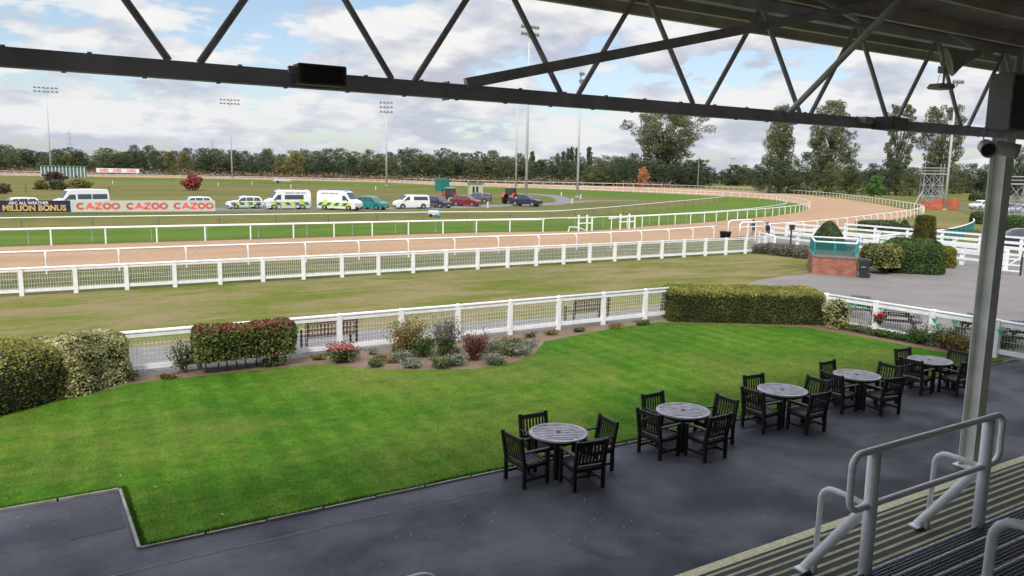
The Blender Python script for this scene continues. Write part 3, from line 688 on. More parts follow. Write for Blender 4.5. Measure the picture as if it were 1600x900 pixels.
# speakers and lamps on the truss
def speaker_box(label, a, b, depth, tilt=0.0):
    root = empty('loudspeaker_box', (0, 0, 0), 0, label, 'loudspeaker', 'black box loudspeakers on the roof truss')
    c = (a+b)/2; wx = abs(b.x-a.x); hz_ = abs(a.z-b.z)
    mb = MB(); mb.box(c, (wx, depth, hz_)); mb.build('cabinet', mat('black_cabinet', (0.13, 0.12, 0.13), 0.5), root, bevel=0.012)
    mb = MB(); mb.box((c.x, c.y-depth/2-0.004, c.z), (wx*0.82, 0.012, hz_*0.78)); mb.build('grille', SPK, root)
    mb = MB(); mb.box((c.x-wx/2-0.03, c.y, c.z+hz_*0.2), (0.07, 0.05, 0.06)); mb.build('bracket', TRUSS, root)
speaker_box('black loudspeaker box on the truss at the left of the photo', onY(461, 99, 7.62), onY(537, 137, 7.62), 0.2)
a = onY(1349, 181, 7.66); b = onY(1402, 204, 7.66)
root = empty('loudspeaker_box', (0, 0, 0), 0, 'small black loudspeaker clamped on the truss left of the column', 'loudspeaker', 'black box loudspeakers on the roof truss')
mb = MB(); mb.box(((a.x+b.x)/2+0.22, 7.62, (a.z+b.z)/2), (0.62, 0.3, 0.2), R(12)); mb.build('cabinet', mat('grey_cabinet', (0.15, 0.145, 0.15), 0.5), root, bevel=0.015)
mb = MB(); mb.box((a.x+0.07, 7.66, a.z-0.06), (0.22, 0.14, 0.09)); mb.build('bracket', PIPE, root)
root = empty('loudspeaker_cabinet', (0, 0, 0), 0, 'tall dark loudspeaker cabinet fixed to the top of the cream column', 'loudspeaker')
mb = MB(); mb.box((14.915, 7.42, 6.93), (0.70, 0.42, 0.98)); mb.build('cabinet', mat('grey_cabinet_paint', (0.24, 0.235, 0.25), 0.55), root, bevel=0.02)
mb = MB(); mb.box((14.915, 7.205, 6.93), (0.62, 0.012, 0.90)); mb.build('grille', SPK, root)
mb = MB(); mb.box((15.35, 7.6, 7.1), (0.2, 0.12, 0.5)); mb.build('bracket', TRUSS, root)
GREYP = mat('grey_speaker_shell', (0.45, 0.42, 0.42), 0.45, var=0.1)
for (px, py, lb) in ((1543, 232, 'grey cylinder loudspeaker under the truss, left of the column'), (1577, 234, 'grey cylinder loudspeaker under the truss, right of the column')):
    p = onY(px, py, 7.45); root = empty('cylinder_loudspeaker', (0, 0, 0), 0, lb, 'loudspeaker', 'grey cylinder loudspeakers on the column')
    dv = (Vector((-0.75, -0.6, -0.22)) if px < 1560 else Vector((0.35, -0.9, -0.25))).normalized()
    M3 = dv.to_track_quat('Z', 'Y').to_matrix()
    mb = MB(); mb.lathe(p, [(0.10, -0.24), (0.125, -0.20), (0.13, 0.12), (0.137, 0.15), (0.12, 0.155), (0.11, 0.10)], 20, M=M3); mb.build('shell', GREYP, root, smooth=True)
    mb = MB(); mb.lathe(p, [(0.108, 0.10), (0.1, 0.108)], 18, M=M3); mb.build('grille', mat('brown_grille', (0.06, 0.045, 0.04), 0.6), root)
    mb = MB(); mb.tube([p+Vector((-0.1, 0, 0.02)), p+Vector((-0.1, 0.05, 0.26)), p+Vector((0, 0.08, 0.3))], 0.012, 6); mb.build('bracket', TRUSS, root)
# horn loudspeaker under the eaves
p = onY(1490, 95, 7.4); root = empty('horn_loudspeaker', (0, 0, 0), 0, 'large grey flared horn loudspeaker hanging under the eaves', 'loudspeaker')
M3 = Vector((-0.62, 0.72, -0.30)).normalized().to_track_quat('Z', 'Y').to_matrix()
mb = MB(); mb.lathe(p, [(0.05, -0.42), (0.06, -0.34), (0.075, -0.25), (0.10, -0.16), (0.155, -0.06), (0.21, 0.02), (0.235, 0.07), (0.225, 0.075), (0.19, 0.02)], 24, M=M3); mb.build('horn', mat('grey_horn', (0.38, 0.37, 0.35), 0.5), root, smooth=True)
mb = MB(); mb.lathe(p, [(0.075, -0.56), (0.085, -0.52), (0.085, -0.42), (0.05, -0.40)], 16, M=M3); mb.build('driver', GREYP, root)
mb = MB(); mb.tube([p+M3@Vector((0, 0, -0.4)), p+Vector((0.1, 0.25, 0.5))], 0.015, 6); mb.build('bracket', TRUSS, root)
# hanging floodlight on the diagonal
p = onY(1471, 135, 7.68); root = empty('floodlight', (0, 0, 0), 0, 'small grey floodlight hanging from a truss tube below the horn loudspeaker', 'floodlight')
mb = MB(); mb.prism([(-0.26, -0.035), (-0.2, -0.055), (0.17, -0.05), (0.24, 0.0), (0.19, 0.05), (-0.18, 0.035)], 'Y', -0.11, 0.11)
mb.v = [(v[0]+p.x, v[1]+p.y, v[2]+p.z) for v in mb.v]; mb.build('lamp_body', mat('pale_lamp_shell', (0.42, 0.42, 0.4), 0.4), root, bevel=0.008)
mb = MB(); mb.tube([p+Vector((0.05, 0, 0.04)), p+Vector((0.04, 0, 0.32))], 0.02, 6); mb.tube([p+Vector((0.02, 0, 0.36)), p+Vector((0.06, 0, 0.42))], 0.07, 8); mb.box(p+Vector((-0.01, 0, 0.27)), (0.12, 0.1, 0.11)); mb.build('mount', GREYP, root)
mb = MB(); mb.tube([p+Vector((-0.12, 0, 0.04)), p+Vector((-0.1, 0, 0.14)), p+Vector((-0.04, 0, 0.24))], 0.005, 5); mb.build('cable', BLACKP, root)

# ------------------------------------------------------------------ slatted furniture
TOPW = mat('weathered_teak_slats', (0.34, 0.33, 0.35), 0.7, var=0.35, vscale=5, bump=0.2, bscale=50)
SEATW = mat('weathered_seat_slats', (0.06, 0.052, 0.056), 0.6, var=0.5, vscale=7)
def make_table():
    root = empty('garden_table'); r = 0.555
    mb = MB(); n = 40; ri = r-0.07
    vs = []; fs = []
    for rr_, zz in ((r, 0.745), (r, 0.712), (ri, 0.712), (ri, 0.745)):
        vs += [(rr_*math.cos(2*math.pi*i/n), rr_*math.sin(2*math.pi*i/n), zz) for i in range(n)]
    for k in range(4):
        for i in range(n): j = (i+1) % n; k2 = (k+1) % 4; fs.append((k*n+i, k*n+j, k2*n+j, k2*n+i))
    mb.add(vs, fs); mb.build('rim', TOPW, root)
    mb = MB(); wd = 0.096; y = -ri+0.048
    while y < ri:
        hl = math.sqrt(max(0, ri*ri-y*y))-0.004
        if hl > 0.05:
            if abs(y) < wd*0.55:
                mb.box((-hl/2-0.02, y, 0.728), (hl-0.04, wd-0.030, 0.024)); mb.box((hl/2+0.02, y, 0.728), (hl-0.04, wd-0.030, 0.024))
            else: mb.box((0, y, 0.728), (2*hl, wd-0.030, 0.024))
        y += wd
    sl_ = mb.build('slats', TOPW, root); sl_.rotation_euler = (0, 0, R(-40))
    mb = MB(); mb.box((0, 0, 0.69), (0.95, 0.07, 0.05)); mb.box((0, 0, 0.689), (0.07, 0.95, 0.048)); mb.lathe((0, 0, 0.71), [(0.05, 0), (0.05, 0.04)], 12)
    for sx in (-1, 1): mb.box((sx*0.3, 0, 0.62), (0.045, 0.62, 0.09)); mb.box((0, sx*0.3, 0.62), (0.62, 0.045, 0.088))
    mb.build('under_frame', DARKWOOD, root)
    for sx in (-1, 1):
        for sy in (-1, 1):
            mb = MB(); mb.box((sx*0.345, sy*0.345, 0.352), (0.075, 0.075, 0.70)); mb.build('leg', DARKWOOD, root, bevel=0.006)
    return root
def make_chair():
    """faces +X, origin under the middle of the seat"""
    root = empty('garden_armchair'); W_ = 0.58; D_ = 0.52
    for sy in (-1, 1):
        mb = MB(); mb.bar((-0.25, sy*W_/2, 0), (-0.25, sy*W_/2, 0.45), 0.06, 0.06); mb.bar((-0.25, sy*W_/2, 0.43), (-0.335, sy*W_/2, 0.95), 0.06, 0.06); mb.build('back_leg', DARKWOOD, root, bevel=0.004)
        mb = MB(); mb.bar((0.26, sy*W_/2, 0), (0.26, sy*W_/2, 0.65), 0.06, 0.06); mb.build('front_leg', DARKWOOD, root, bevel=0.004)
        mb = MB(); mb.bar((-0.29, sy*(W_/2), 0.665), (0.30, sy*(W_/2), 0.66), 0.075, 0.03); mb.build('armrest', DARKWOOD, root, bevel=0.006)
        mb = MB(); mb.bar((-0.25, sy*W_/2, 0.15), (0.26, sy*W_/2, 0.15), 0.035, 0.045); mb.bar((-0.25, sy*W_/2, 0.39), (0.26, sy*W_/2, 0.39), 0.035, 0.07); mb.build('side_rail', DARKWOOD, root)
    mb = MB(); mb.bar((0.25, -W_/2, 0.385), (0.25, W_/2, 0.385), 0.035, 0.07); mb.bar((-0.25, -W_/2, 0.385), (-0.25, W_/2, 0.385), 0.035, 0.07); mb.bar((0, -W_/2, 0.15), (0, W_/2, 0.15), 0.03, 0.035); mb.build('cross_rail', DARKWOOD, root)
    mb = MB()
    for k in range(6): x = -0.2+k*0.088; mb.box((x, 0, 0.435-0.012*math.sin(k/5*math.pi)), (0.066, W_-0.03, 0.02))
    mb.build('seat', SEATW, root)
    mb = MB()
    mb.bar((-0.325, -W_/2, 0.885), (-0.325, W_/2, 0.885), 0.032, 0.085); mb.bar((-0.262, -W_/2, 0.51), (-0.262, W_/2, 0.51), 0.032, 0.05)
    for k in range(7):
        y = -W_/2+0.075+k*(W_-0.15)/6
        mb.bar((-0.262, y, 0.51), (-0.305, y, 0.70), 0.034, 0.016, up=(1, 0, 0)); mb.bar((-0.305, y, 0.70), (-0.325, y, 0.86), 0.034, 0.016, up=(1, 0, 0))
    mb.build('backrest', DARKWOOD, root)
    return root
tabs = [(8.38, 11.62), (11.46, 11.50), (14.63, 11.57), (17.43, 11.59), (20.66, 11.62)]
ords = ['nearest, leftmost', 'second from left', 'middle', 'second farthest', 'farthest']
T0 = make_table(); C0 = make_chair(); first = True
for i, (x, y) in enumerate(tabs):
    t = T0 if i == 0 else copy_tree(T0)
    t.location = (x, y, 0.008); t.rotation_euler = (0, 0, R(2+rnd.uniform(-4, 4)))
    tag(t, 'round grey slatted garden table, the %s of the five in a row' % ords[i], 'table', 'round garden tables along the lawn edge')
    for (dx, dy, a, lb) in ((-0.84, -0.14, 4, 'on its left end'), (-0.14, 0.42, -92, 'on its lawn side'), (0.68, -0.20, 180, 'on its right end'), (-0.06, -0.78, 86, 'on its tarmac side, back to camera')):
        c = C0 if first else copy_tree(C0); first = False
        c.location = (x+dx+rnd.uniform(-0.04, 0.04), y+dy+rnd.uniform(-0.04, 0.04), 0.008); c.rotation_euler = (0, 0, R(a+rnd.uniform(-6, 6)))
        tag(c, 'dark armchair at the %s round table, %s' % (ords[i], lb), 'armchair', 'dark wooden armchairs round the garden tables')
# benches on the path: facing the track (+Y)
BENW = mat('red_brown_bench_wood', (0.11, 0.05, 0.04), 0.55, var=0.5, vscale=6)
def make_bench(W_=1.6):
    root = empty('park_bench')
    for sx in (-1, 0, 1):
        if sx:
            mb = MB(); mb.bar((sx*W_/2, -0.25, 0), (sx*W_/2, -0.33, 0.92), 0.07, 0.06); mb.build('back_leg', DARKWOOD, root)
            mb = MB(); mb.bar((sx*W_/2, 0.27, 0), (sx*W_/2, 0.27, 0.64), 0.07, 0.06); mb.build('front_leg', DARKWOOD, root)
            mb = MB(); mb.bar((sx*W_/2, -0.30, 0.65), (sx*W_/2, 0.32, 0.65), 0.08, 0.03); mb.build('armrest', mat('pale_worn_armrest', (0.22, 0.19, 0.17), 0.7), root)
    mb = MB()
    for k in range(6): mb.box((0, -0.2+k*0.09, 0.43), (W_, 0.07, 0.025))
    mb.build('seat', BENW, root)
    mb = MB(); mb.bar((-W_/2, -0.325, 0.88), (W_/2, -0.325, 0.88), 0.035, 0.08); mb.bar((-W_/2, -0.28, 0.5), (W_/2, -0.28, 0.5), 0.035, 0.06)
    mb.bar((-W_/2, -0.3, 0.69), (W_/2, -0.3, 0.69), 0.03, 0.05)
    for k in range(13): x = -W_/2+0.08+k*(W_-0.16)/12; mb.bar((x, -0.282, 0.5), (x, -0.325, 0.88), 0.055, 0.02, up=(0, 1, 0))
    mb.build('backrest', BENW, root); return root
B0 = make_bench()
B0.location = (8.0, 23.45, 0.012); tag(B0, 'red-brown park bench behind the fence, left of the flower bed', 'bench', 'park benches on the footpath')
B1 = copy_tree(B0); B1.location = (18.0, 23.35, 0.012); tag(B1, 'red-brown park bench behind the fence, near the big box hedge', 'bench', 'park benches on the footpath')
# picnic tables
def make_picnic():
    root = empty('picnic_table'); W_ = 1.6
    mb = MB()
    for k in range(6): mb.box((0, -0.33+k*0.132, 0.75), (W_, 0.11, 0.03))
    mb.build('table_top', mat('grey_picnic_wood', (0.075, 0.07, 0.068), 0.7, var=0.3), root)
    for sy in (-1, 1):
        mb = MB()
        for k in range(2): mb.box((0, sy*(0.66+k*0.13), 0.45), (W_, 0.11, 0.03))
        mb.build('bench_seat', mat('grey_picnic_wood', (0.075, 0.07, 0.068), 0.7), root)
    for sx in (-1, 1):
        for sy in (-1, 1):
            mb = MB(); mb.bar((sx*0.6, sy*0.25, 0.74), (sx*0.6, sy*0.72, 0.0), 0.05, 0.1); mb.build('leg', DARKWOOD, root)
        mb = MB(); mb.bar((sx*0.6, -0.8, 0.40), (sx*0.6, 0.8, 0.40), 0.045, 0.09); mb.bar((sx*0.6, -0.36, 0.70), (sx*0.6, 0.36, 0.70), 0.045, 0.08); mb.build('cross_bar', DARKWOOD, root)
    return root
P0 = make_picnic()
for i, (px, py, a, lb) in enumerate(((1338, 500, 30, 'farthest of the picnic tables, beside the box hedge'), (1400, 519, 34, 'picnic table behind the red flowers, seen through the mesh fence'), (1530, 534, 30, 'picnic table behind the column'), (1604, 549, 33, 'picnic table at the right edge of the photo'))):
    q = P0 if i == 0 else copy_tree(P0); g = G(px, py, 0.0); q.location = (g[0]+0.7*math.cos(R(a)), g[1]+0.7*math.sin(R(a)), 0.014); q.rotation_euler = (0, 0, R(a)); tag(q, 'dark A-frame '+lb if 'picnic' in lb[:7] else lb.replace('picnic', 'dark A-frame picnic'), 'picnic table', 'dark picnic tables on the yard')
# bunting
bp = [(25.62, 18.4, 1.05), (25.70, 16.6, 0.92), (25.78, 14.6, 1.08), (25.88, 12.6, 1.0), (25.95, 10.6, 1.05)]
mb = MB(); mb.tube(catmull(bp, 0.3), 0.006, 4); bn = empty('bunting', (0, 0, 0), 0, 'string of green triangular pennants along the mesh fence by the picnic tables', 'bunting'); mb.build('cord', WIRE, bn)
for px, py in ((1309, 471), (1326, 481), (1336, 477), (1349, 481), (1460, 501), (1466, 509), (1491, 504), (1563, 519)):
    y_ = None
    d = ray(px, py); t = 25.68/d[0]; c = Vector((25.68, t*d[1], H+t*d[2])); s_ = 0.11
    mb = MB(); v = [c+Vector((0, s_, s_*0.6)), c+Vector((0, -s_, s_*0.6)), c+Vector((0.01, 0, -s_))]; mb.add(v+[p+Vector((0.004, 0, 0)) for p in v], [(0, 1, 2), (3, 5, 4), (0, 3, 4, 1), (1, 4, 5, 2), (2, 5, 3, 0)])
    mb.build('pennant', mat('green_pennant', (0.02, 0.33, 0.20), 0.6), bn)

# ------------------------------------------------------------------ brick planter deck, bin
def brick_mat():
    t = NT('red_brick', 0.85, 0.2); b = t.N.new('ShaderNodeTexBrick'); mp = t.N.new('ShaderNodeMapping'); t.L.new(t.tc.outputs['UV'], mp.inputs['Vector'])
    b.inputs['Scale'].default_value = 1.0; b.inputs['Brick Width'].default_value = 0.225; b.inputs['Row Height'].default_value = 0.075; b.inputs['Mortar Size'].default_value = 0.007
    b.inputs['Color1'].default_value = (0.36, 0.115, 0.065, 1); b.inputs['Color2'].default_value = (0.26, 0.08, 0.05, 1); b.inputs['Mortar'].default_value = (0.34, 0.27, 0.22, 1)
    t.L.new(mp.outputs[0], b.inputs['Vector']); n = t.noise(3, 4); return t.done(t.mix(b.outputs['Color'], t.ramp(n, [(0.3, 0.75), (0.7, 1.2)]), 1.0, 'MULTIPLY'))
BRICK = brick_mat()
pl = empty('brick_platform', (0, 0, 0), 0, 'low red brick platform with green glass balustrade beside the wheelie bin', 'platform')
cA = Vector((*G(1268, 428), 0)); cB = Vector((*G(1337, 433), 0)); back_ = (cA-Vector((0, 0, 0))).normalized()
cD = cA+Vector((3.0, 2.6, 0)); cC = cB+Vector((3.4, 2.2, 0)); hb = 1.0
ring = [cA, cB, cC, cD]
me = bpy.data.meshes.new('brick_wall'); vs = []; fs = []; uv = []
for i in range(4):
    a, b = ring[i], ring[(i+1) % 4]; o = len(vs); Lw = (b-a).length; vs += [a, b, b+Vector((0, 0, hb)), a+Vector((0, 0, hb))]; fs.append((o, o+1, o+2, o+3)); uv += [(0, 0), (Lw, 0), (Lw, hb), (0, hb)]
me.from_pydata(vs, [], fs); ul = me.uv_layers.new(name='UVMap')
for i, u in enumerate(uv): ul.data[i].uv = u
me.materials.append(BRICK); o = bpy.data.objects.new('brick_wall', me); link(o, pl)
mb = MB(); cen = (cA+cB+cC+cD)/4; rg2 = [cen+(p-cen)*1.02 for p in ring]; mb.prism([(p.x, p.y) for p in rg2], 'Z', hb, hb+0.09); mb.build('coping', mat('grey_brick_coping', (0.20, 0.16, 0.14), 0.9, var=0.3, vscale=9), pl)
GL = bpy.data.materials.new('green_tinted_glass'); GL.use_nodes = True; nb = GL.node_tree; pb = nb.nodes['Principled BSDF']; pb.inputs['Base Color'].default_value = (0.02, 0.13, 0.12, 1); pb.inputs['Roughness'].default_value = 0.1; pb.inputs['Alpha'].default_value = 0.5
rr_ = [cen+(p-cen)*0.93 for p in ring]
for i in range(4):
    a, b = rr_[i]+Vector((0, 0, hb+0.12)), rr_[(i+1) % 4]+Vector((0, 0, hb+0.12))
    mb = MB(); mb.bar(a+Vector((0, 0, 0.36)), b+Vector((0, 0, 0.36)), 0.02, 0.64); mb.build('glass_panel', GL, pl)
    mb = MB(); mb.tube([a+Vector((0, 0, 0.76)), b+Vector((0, 0, 0.76))], 0.05, 8); mb.build('handrail', WHITE2, pl, smooth=True)
    for f in (0.0, 0.5): mb = MB(); p = a.lerp(b, f); mb.bar(p-Vector((0, 0, 0.04)), p+Vector((0, 0, 0.75)), 0.07, 0.07); mb.build('post', TEALP, pl)
# wheelie bin
g = Vector((*G(1349, 434), 0.014)); wb = empty('wheelie_bin', g, math.atan2(cB.y-cA.y, cB.x-cA.x), 'dark grey wheelie bin standing against the brick platform', 'bin')
mb = MB(); vs = []
for z, sx, sy in ((0.08, 0.22, 0.24), (0.98, 0.29, 0.33)): vs += [(-sx, -sy, z), (sx, -sy, z), (sx, sy, z), (-sx, sy, z)]
mb.add(vs, [(0, 1, 2, 3), (4, 5, 6, 7), (0, 1, 5, 4), (1, 2, 6, 5), (2, 3, 7, 6), (3, 0, 4, 7)]); BINM = mat('dark_grey_bin_plastic', (0.025, 0.027, 0.032), 0.45); mb.build('body', BINM, wb, bevel=0.02)
mb = MB(); mb.prism([(-0.37, 0.98), (0.34, 0.98), (0.36, 1.01), (0.1, 1.07), (-0.3, 1.05)], 'Y', -0.31, 0.31); mb.build('lid', BINM, wb, bevel=0.01)
for sy in (-1, 1): mb = MB(); mb.lathe((0.24, sy*0.24, 0.1), [(0.1, -0.03), (0.1, 0.03)], 14, axis='Y'); mb.build('wheel', RUBBER, wb)
mb = MB(); mb.box((-0.02, -0.30, 0.62), (0.2, 0.01, 0.05)); mb.build('label_plate', mat('faded_white_print', (0.3, 0.3, 0.3), 0.6), wb)
# sign on a post, black tub
g = G(1235, 384); sn = empty('post_sign', (*g, 0), 0, 'small black square sign on a black post left of the cone topiary', 'sign')
mb = MB(); mb.box((0, 0, 0.7), (0.09, 0.09, 1.4)); mb.build('post', BLACKP, sn); mb = MB(); mb.box((0.03, -0.02, 1.5), (0.42, 0.05, 0.42), R(-40)); mb.build('sign_plate', BLACKP, sn)
g = G(1133, 373); tb = empty('rubber_tub', (*g, 0), 0, 'round black rubber tub between the sand rail and the mesh fence', 'tub')
mb = MB(); mb.lathe((0, 0, 0), [(0.42, 0), (0.5, 0.62), (0.53, 0.64), (0.50, 0.65), (0.45, 0.55)], 20); mb.build('tub_body', RUBBER, tb, smooth=True)
mb = MB(); mb.tube([(-0.5, 0, 0.6), (-0.56, 0, 0.5), (-0.5, 0, 0.45)], 0.02, 6); mb.build('handle', RUBBER, tb)

# ------------------------------------------------------------------ foliage
def rounded_surface(rng, n, hx, hy, h, rnd_=0.25, power=4.0, top_bias=1.0):
    """points on the surface of a rounded hedge block, z from 0 to h"""
    P = []; Nn = []
    a = 2*hx*2*hy; b1 = 2*hx*h; b2 = 2*hy*h; tot = a+2*b1+2*b2
    k = rng.uniform(0, tot, n); u = rng.uniform(-1, 1, n); v = rng.uniform(-1, 1, n); zz = rng.uniform(0, 1, n)
    pts = np.zeros((n, 3)); 
    m1 = k < a; pts[m1] = np.stack([u[m1]*hx, v[m1]*hy, np.full(m1.sum(), h)], 1)
    m2 = (k >= a) & (k < a+2*b1); s = np.where(k[m2] < a+b1, 1, -1); pts[m2] = np.stack([u[m2]*hx, s*hy, zz[m2]*h], 1)
    m3 = k >= a+2*b1; s = np.where(k[m3] < a+2*b1+b2, 1, -1); pts[m3] = np.stack([s*hx, v[m3]*hy, zz[m3]*h], 1)
    r = min(rnd_, hx, hy, h*0.5)
    inner_ = np.stack([np.clip(pts[:, 0], -hx+r, hx-r), np.clip(pts[:, 1], -hy+r, hy-r), np.minimum(pts[:, 2], h-r)], 1)
    d = pts-inner_; L_ = np.linalg.norm(d, axis=1)[:, None]+1e-9; nrm = d/L_; pts = inner_+nrm*r
    return pts, nrm
def wob(P, amp, f, seed=0.0):
    return amp*(np.sin(P[:, 0]*f+seed)+np.sin(P[:, 1]*f*1.3+seed*2+1)+np.sin(P[:, 2]*f*1.7+seed*3+2)+0.6*np.sin(P[:, 0]*f*2.7+P[:, 2]*f*2.1+seed))/3
CORE = mat('dark_hedge_twigs', (0.022, 0.024, 0.012), 0.95, var=0.5, vscale=9)  # hedge core in the dark brown-green of its twigs
def hedge(name, label, cat, loc, rz, hx, hy, h, n, size, lm, seed, r=0.3, amp=0.06, lm2=None, mask=None, jit=0.9, z0=0.0, depth=0.05, group=None, shape=None):
    rng = np.random.default_rng(seed)
    P, Nm = rounded_surface(rng, n, hx, hy, h, r)
    if shape: P, Nm = shape(P, Nm)
    P = P+Nm*(wob(P, amp, 3.1, seed)[:, None]+rng.uniform(-depth, depth*0.5, n)[:, None]); P[:, 2] = np.maximum(P[:, 2], 0.02)+z0
    V, Fq = leaves(P, Nm*0.9, size, rng, jit)
    mi = np.zeros(n, int)
    if lm2 is not None: mi = np.where(mask(P, rng), 1, 0)
    # core
    C, Cn = [], []
    gx = 26; 
    core = bmesh.new(); bmesh.ops.create_cube(core, size=2.0); bmesh.ops.subdivide_edges(core, edges=core.edges[:], cuts=7, use_grid_fill=True)
    cv = np.array([v.co[:] for v in core.verts]); cf = [[v.index for v in f.verts] for f in core.faces]; core.free()
    cp = cv*np.array([hx, hy, h/2])+np.array([0, 0, h/2]); rr = min(r, hx, hy, h*0.5)
    inn = np.stack([np.clip(cp[:, 0], -hx+rr, hx-rr), np.clip(cp[:, 1], -hy+rr, hy-rr), np.minimum(cp[:, 2], h-rr)], 1)
    d = cp-inn; nl = d/(np.linalg.norm(d, axis=1)[:, None]+1e-9); cp = inn+nl*np.minimum(np.linalg.norm(d, axis=1)[:, None], rr)
    if shape: cp, nl = shape(cp, nl)
    cp = cp-nl*0.09+nl*wob(cp, amp, 3.1, seed)[:, None]; cp[:, 2] = np.maximum(cp[:, 2], 0.0)+z0
    Vall = np.vstack([V, cp]); Fall = np.vstack([Fq, np.array(cf)+len(V)])
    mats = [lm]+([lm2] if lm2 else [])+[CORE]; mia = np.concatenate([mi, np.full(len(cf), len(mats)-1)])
    me = mesh_np(name, Vall, Fall, mats, mia); o = bpy.data.objects.new(name, me); o.location = loc; o.rotation_euler = (0, 0, rz); link(o)
    return tag(o, label, cat, group)
YEW = leafmat('yew_foliage', (0.026, 0.040, 0.008), (0.062, 0.080, 0.016), (0.13, 0.14, 0.03), 1.4, 0.12)
YEWTOP = leafmat('sunlit_top_new_growth', (0.14, 0.15, 0.016), (0.27, 0.27, 0.045), (0.45, 0.42, 0.16), 1.3, 0.3)  # lighter hedge tops: sunlight painted into the leaf colour, with yellow new growth
VARIEG = leafmat('variegated_cream_leaves', (0.07, 0.09, 0.02), (0.42, 0.40, 0.18), (0.72, 0.66, 0.38), 1.0, 0.3)
VARI2 = leafmat('yellow_variegated_leaves', (0.035, 0.065, 0.012), (0.17, 0.18, 0.05), (0.42, 0.38, 0.16), 1.5, 0.2)
PHOT = leafmat('photinia_leaves', (0.04, 0.075, 0.015), (0.10, 0.14, 0.03), (0.24, 0.24, 0.09), 1.6, 0.15)
REDL = leafmat('red_young_leaves', (0.10, 0.04, 0.03), (0.24, 0.06, 0.045), (0.13, 0.12, 0.045), 2.0, 0.2)
DKG = leafmat('dark_laurel_leaves', (0.02, 0.05, 0.01), (0.05, 0.10, 0.018), (0.11, 0.16, 0.04), 1.2, 0.15)
# left hedge : dark privet part and variegated part
hA = Vector((-0.63, 20.45, 0)); hB = Vector((2.05, 22.1, 0)); dh = (hB-hA).normalized(); ang = math.atan2(dh.y, dh.x)
pv = hB-dh*2.9+Vector((-dh.y, dh.x, 0))*0.75
rz2 = math.atan2(dh.y, dh.x)
def topmask(hh, extra=0.0): return lambda P, rng: (P[:, 2] > hh-0.42+rng.normal(0, 0.16, len(P))+0.08*np.sin(P[:, 0]*2.3))  # height mask for the painted sunlit top
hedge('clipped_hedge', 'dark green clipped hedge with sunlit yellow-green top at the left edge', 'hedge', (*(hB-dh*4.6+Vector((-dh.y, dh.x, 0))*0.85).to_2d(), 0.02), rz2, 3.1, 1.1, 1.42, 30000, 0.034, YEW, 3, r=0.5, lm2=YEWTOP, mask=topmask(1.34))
hedge('variegated_hedge', 'cream and green variegated hedge beside the white fence at the left', 'hedge', (*(hB-dh*0.80+Vector((-dh.y, dh.x, 0))*0.72).to_2d(), 0.02), rz2+R(8), 1.1, 0.95, 1.27, 13000, 0.048, VARIEG, 4, r=0.5, amp=0.1, jit=1.1)
# photinia hedge on stems
hedge('red_tipped_hedge', 'red-tipped photinia hedge standing on bare stems in front of the fence', 'hedge', (5.15, 22.15, 0.02), 0.0, 1.35, 0.42, 0.93, 9000, 0.054, PHOT, 5, r=0.2, lm2=REDL, mask=lambda P, rng: (P[:, 2] > 1.19+rng.normal(0, 0.09, len(P))) | (rng.uniform(0, 1, len(P)) < 0.06), jit=1.1, z0=0.33)
ph = bpy.data.objects[-1] if False else None
mb = MB()
for k in range(9):
    x = 4.1+k*0.27; 
    mb.tube([(x, 22.1+rnd.uniform(-0.1, 0.1), 0.0), (x+rnd.uniform(-0.08, 0.08), 22.15, 0.25), (x+rnd.uniform(-0.15, 0.15), 22.2, 0.6)], 0.022, 5, r2=0.012)
mb.v = [(a-5.15, b-22.15, c-0.02) for a, b, c in mb.v]
mb.build('stems', BARK, [o for o in COL.objects if o.name.startswith('red_tipped_hedge')][0])
# big box hedge
a = Vector((20.75, 21.85, 0)); b = Vector((25.75, 18.55, 0)); d = (b-a).normalized(); nn = Vector((-d.y, d.x, 0)); c = (a+b)/2+nn*1.0
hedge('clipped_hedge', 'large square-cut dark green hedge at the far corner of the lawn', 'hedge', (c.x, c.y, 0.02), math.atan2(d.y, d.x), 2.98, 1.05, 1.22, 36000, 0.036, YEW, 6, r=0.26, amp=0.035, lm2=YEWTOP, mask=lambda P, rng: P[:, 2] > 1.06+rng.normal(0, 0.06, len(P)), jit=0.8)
hedge('variegated_shrub', 'pale variegated shrub at the right end of the large square-cut hedge', 'shrub', (25.75, 18.25, 0.02), R(-30), 0.38, 0.5, 1.0, 1500, 0.06, VARIEG, 7, r=0.3, amp=0.1, jit=1.2)
# topiary near the horse walk
def conify(hh, top, pw=1.0):
    def f(P, Nm):
        s = 1-(1-top)*(np.clip(P[:, 2]/hh, 0, 1)**pw); Q = P.copy(); Q[:, 0] *= s; Q[:, 1] *= s; return Q, Nm
    return f
DOME = leafmat('dome_yew_leaves', (0.035, 0.055, 0.02), (0.075, 0.105, 0.035), (0.14, 0.17, 0.07), 1.4, 0.12)
g = G(1291, 402); hedge('cone_topiary', 'rounded cone-shaped green topiary behind the glass balustrade', 'topiary', (g[0]+0.9, g[1]+0.6, 0), 0.3, 1.25, 1.25, 2.45, 9000, 0.07, DOME, 8, r=1.0, amp=0.03, shape=conify(2.45, 0.35, 1.5))
g = G(1441, 403); hedge('drum_topiary', 'yellow-green flat-topped drum topiary behind the round bush', 'topiary', (g[0], g[1], 0), 0.0, 0.74, 0.74, 3.0, 6000, 0.06, leafmat('golden_yew', (0.04, 0.046, 0.005), (0.09, 0.09, 0.010), (0.19, 0.17, 0.03), 1.4), 9, r=0.3, amp=0.02, shape=conify(3.0, 0.7))
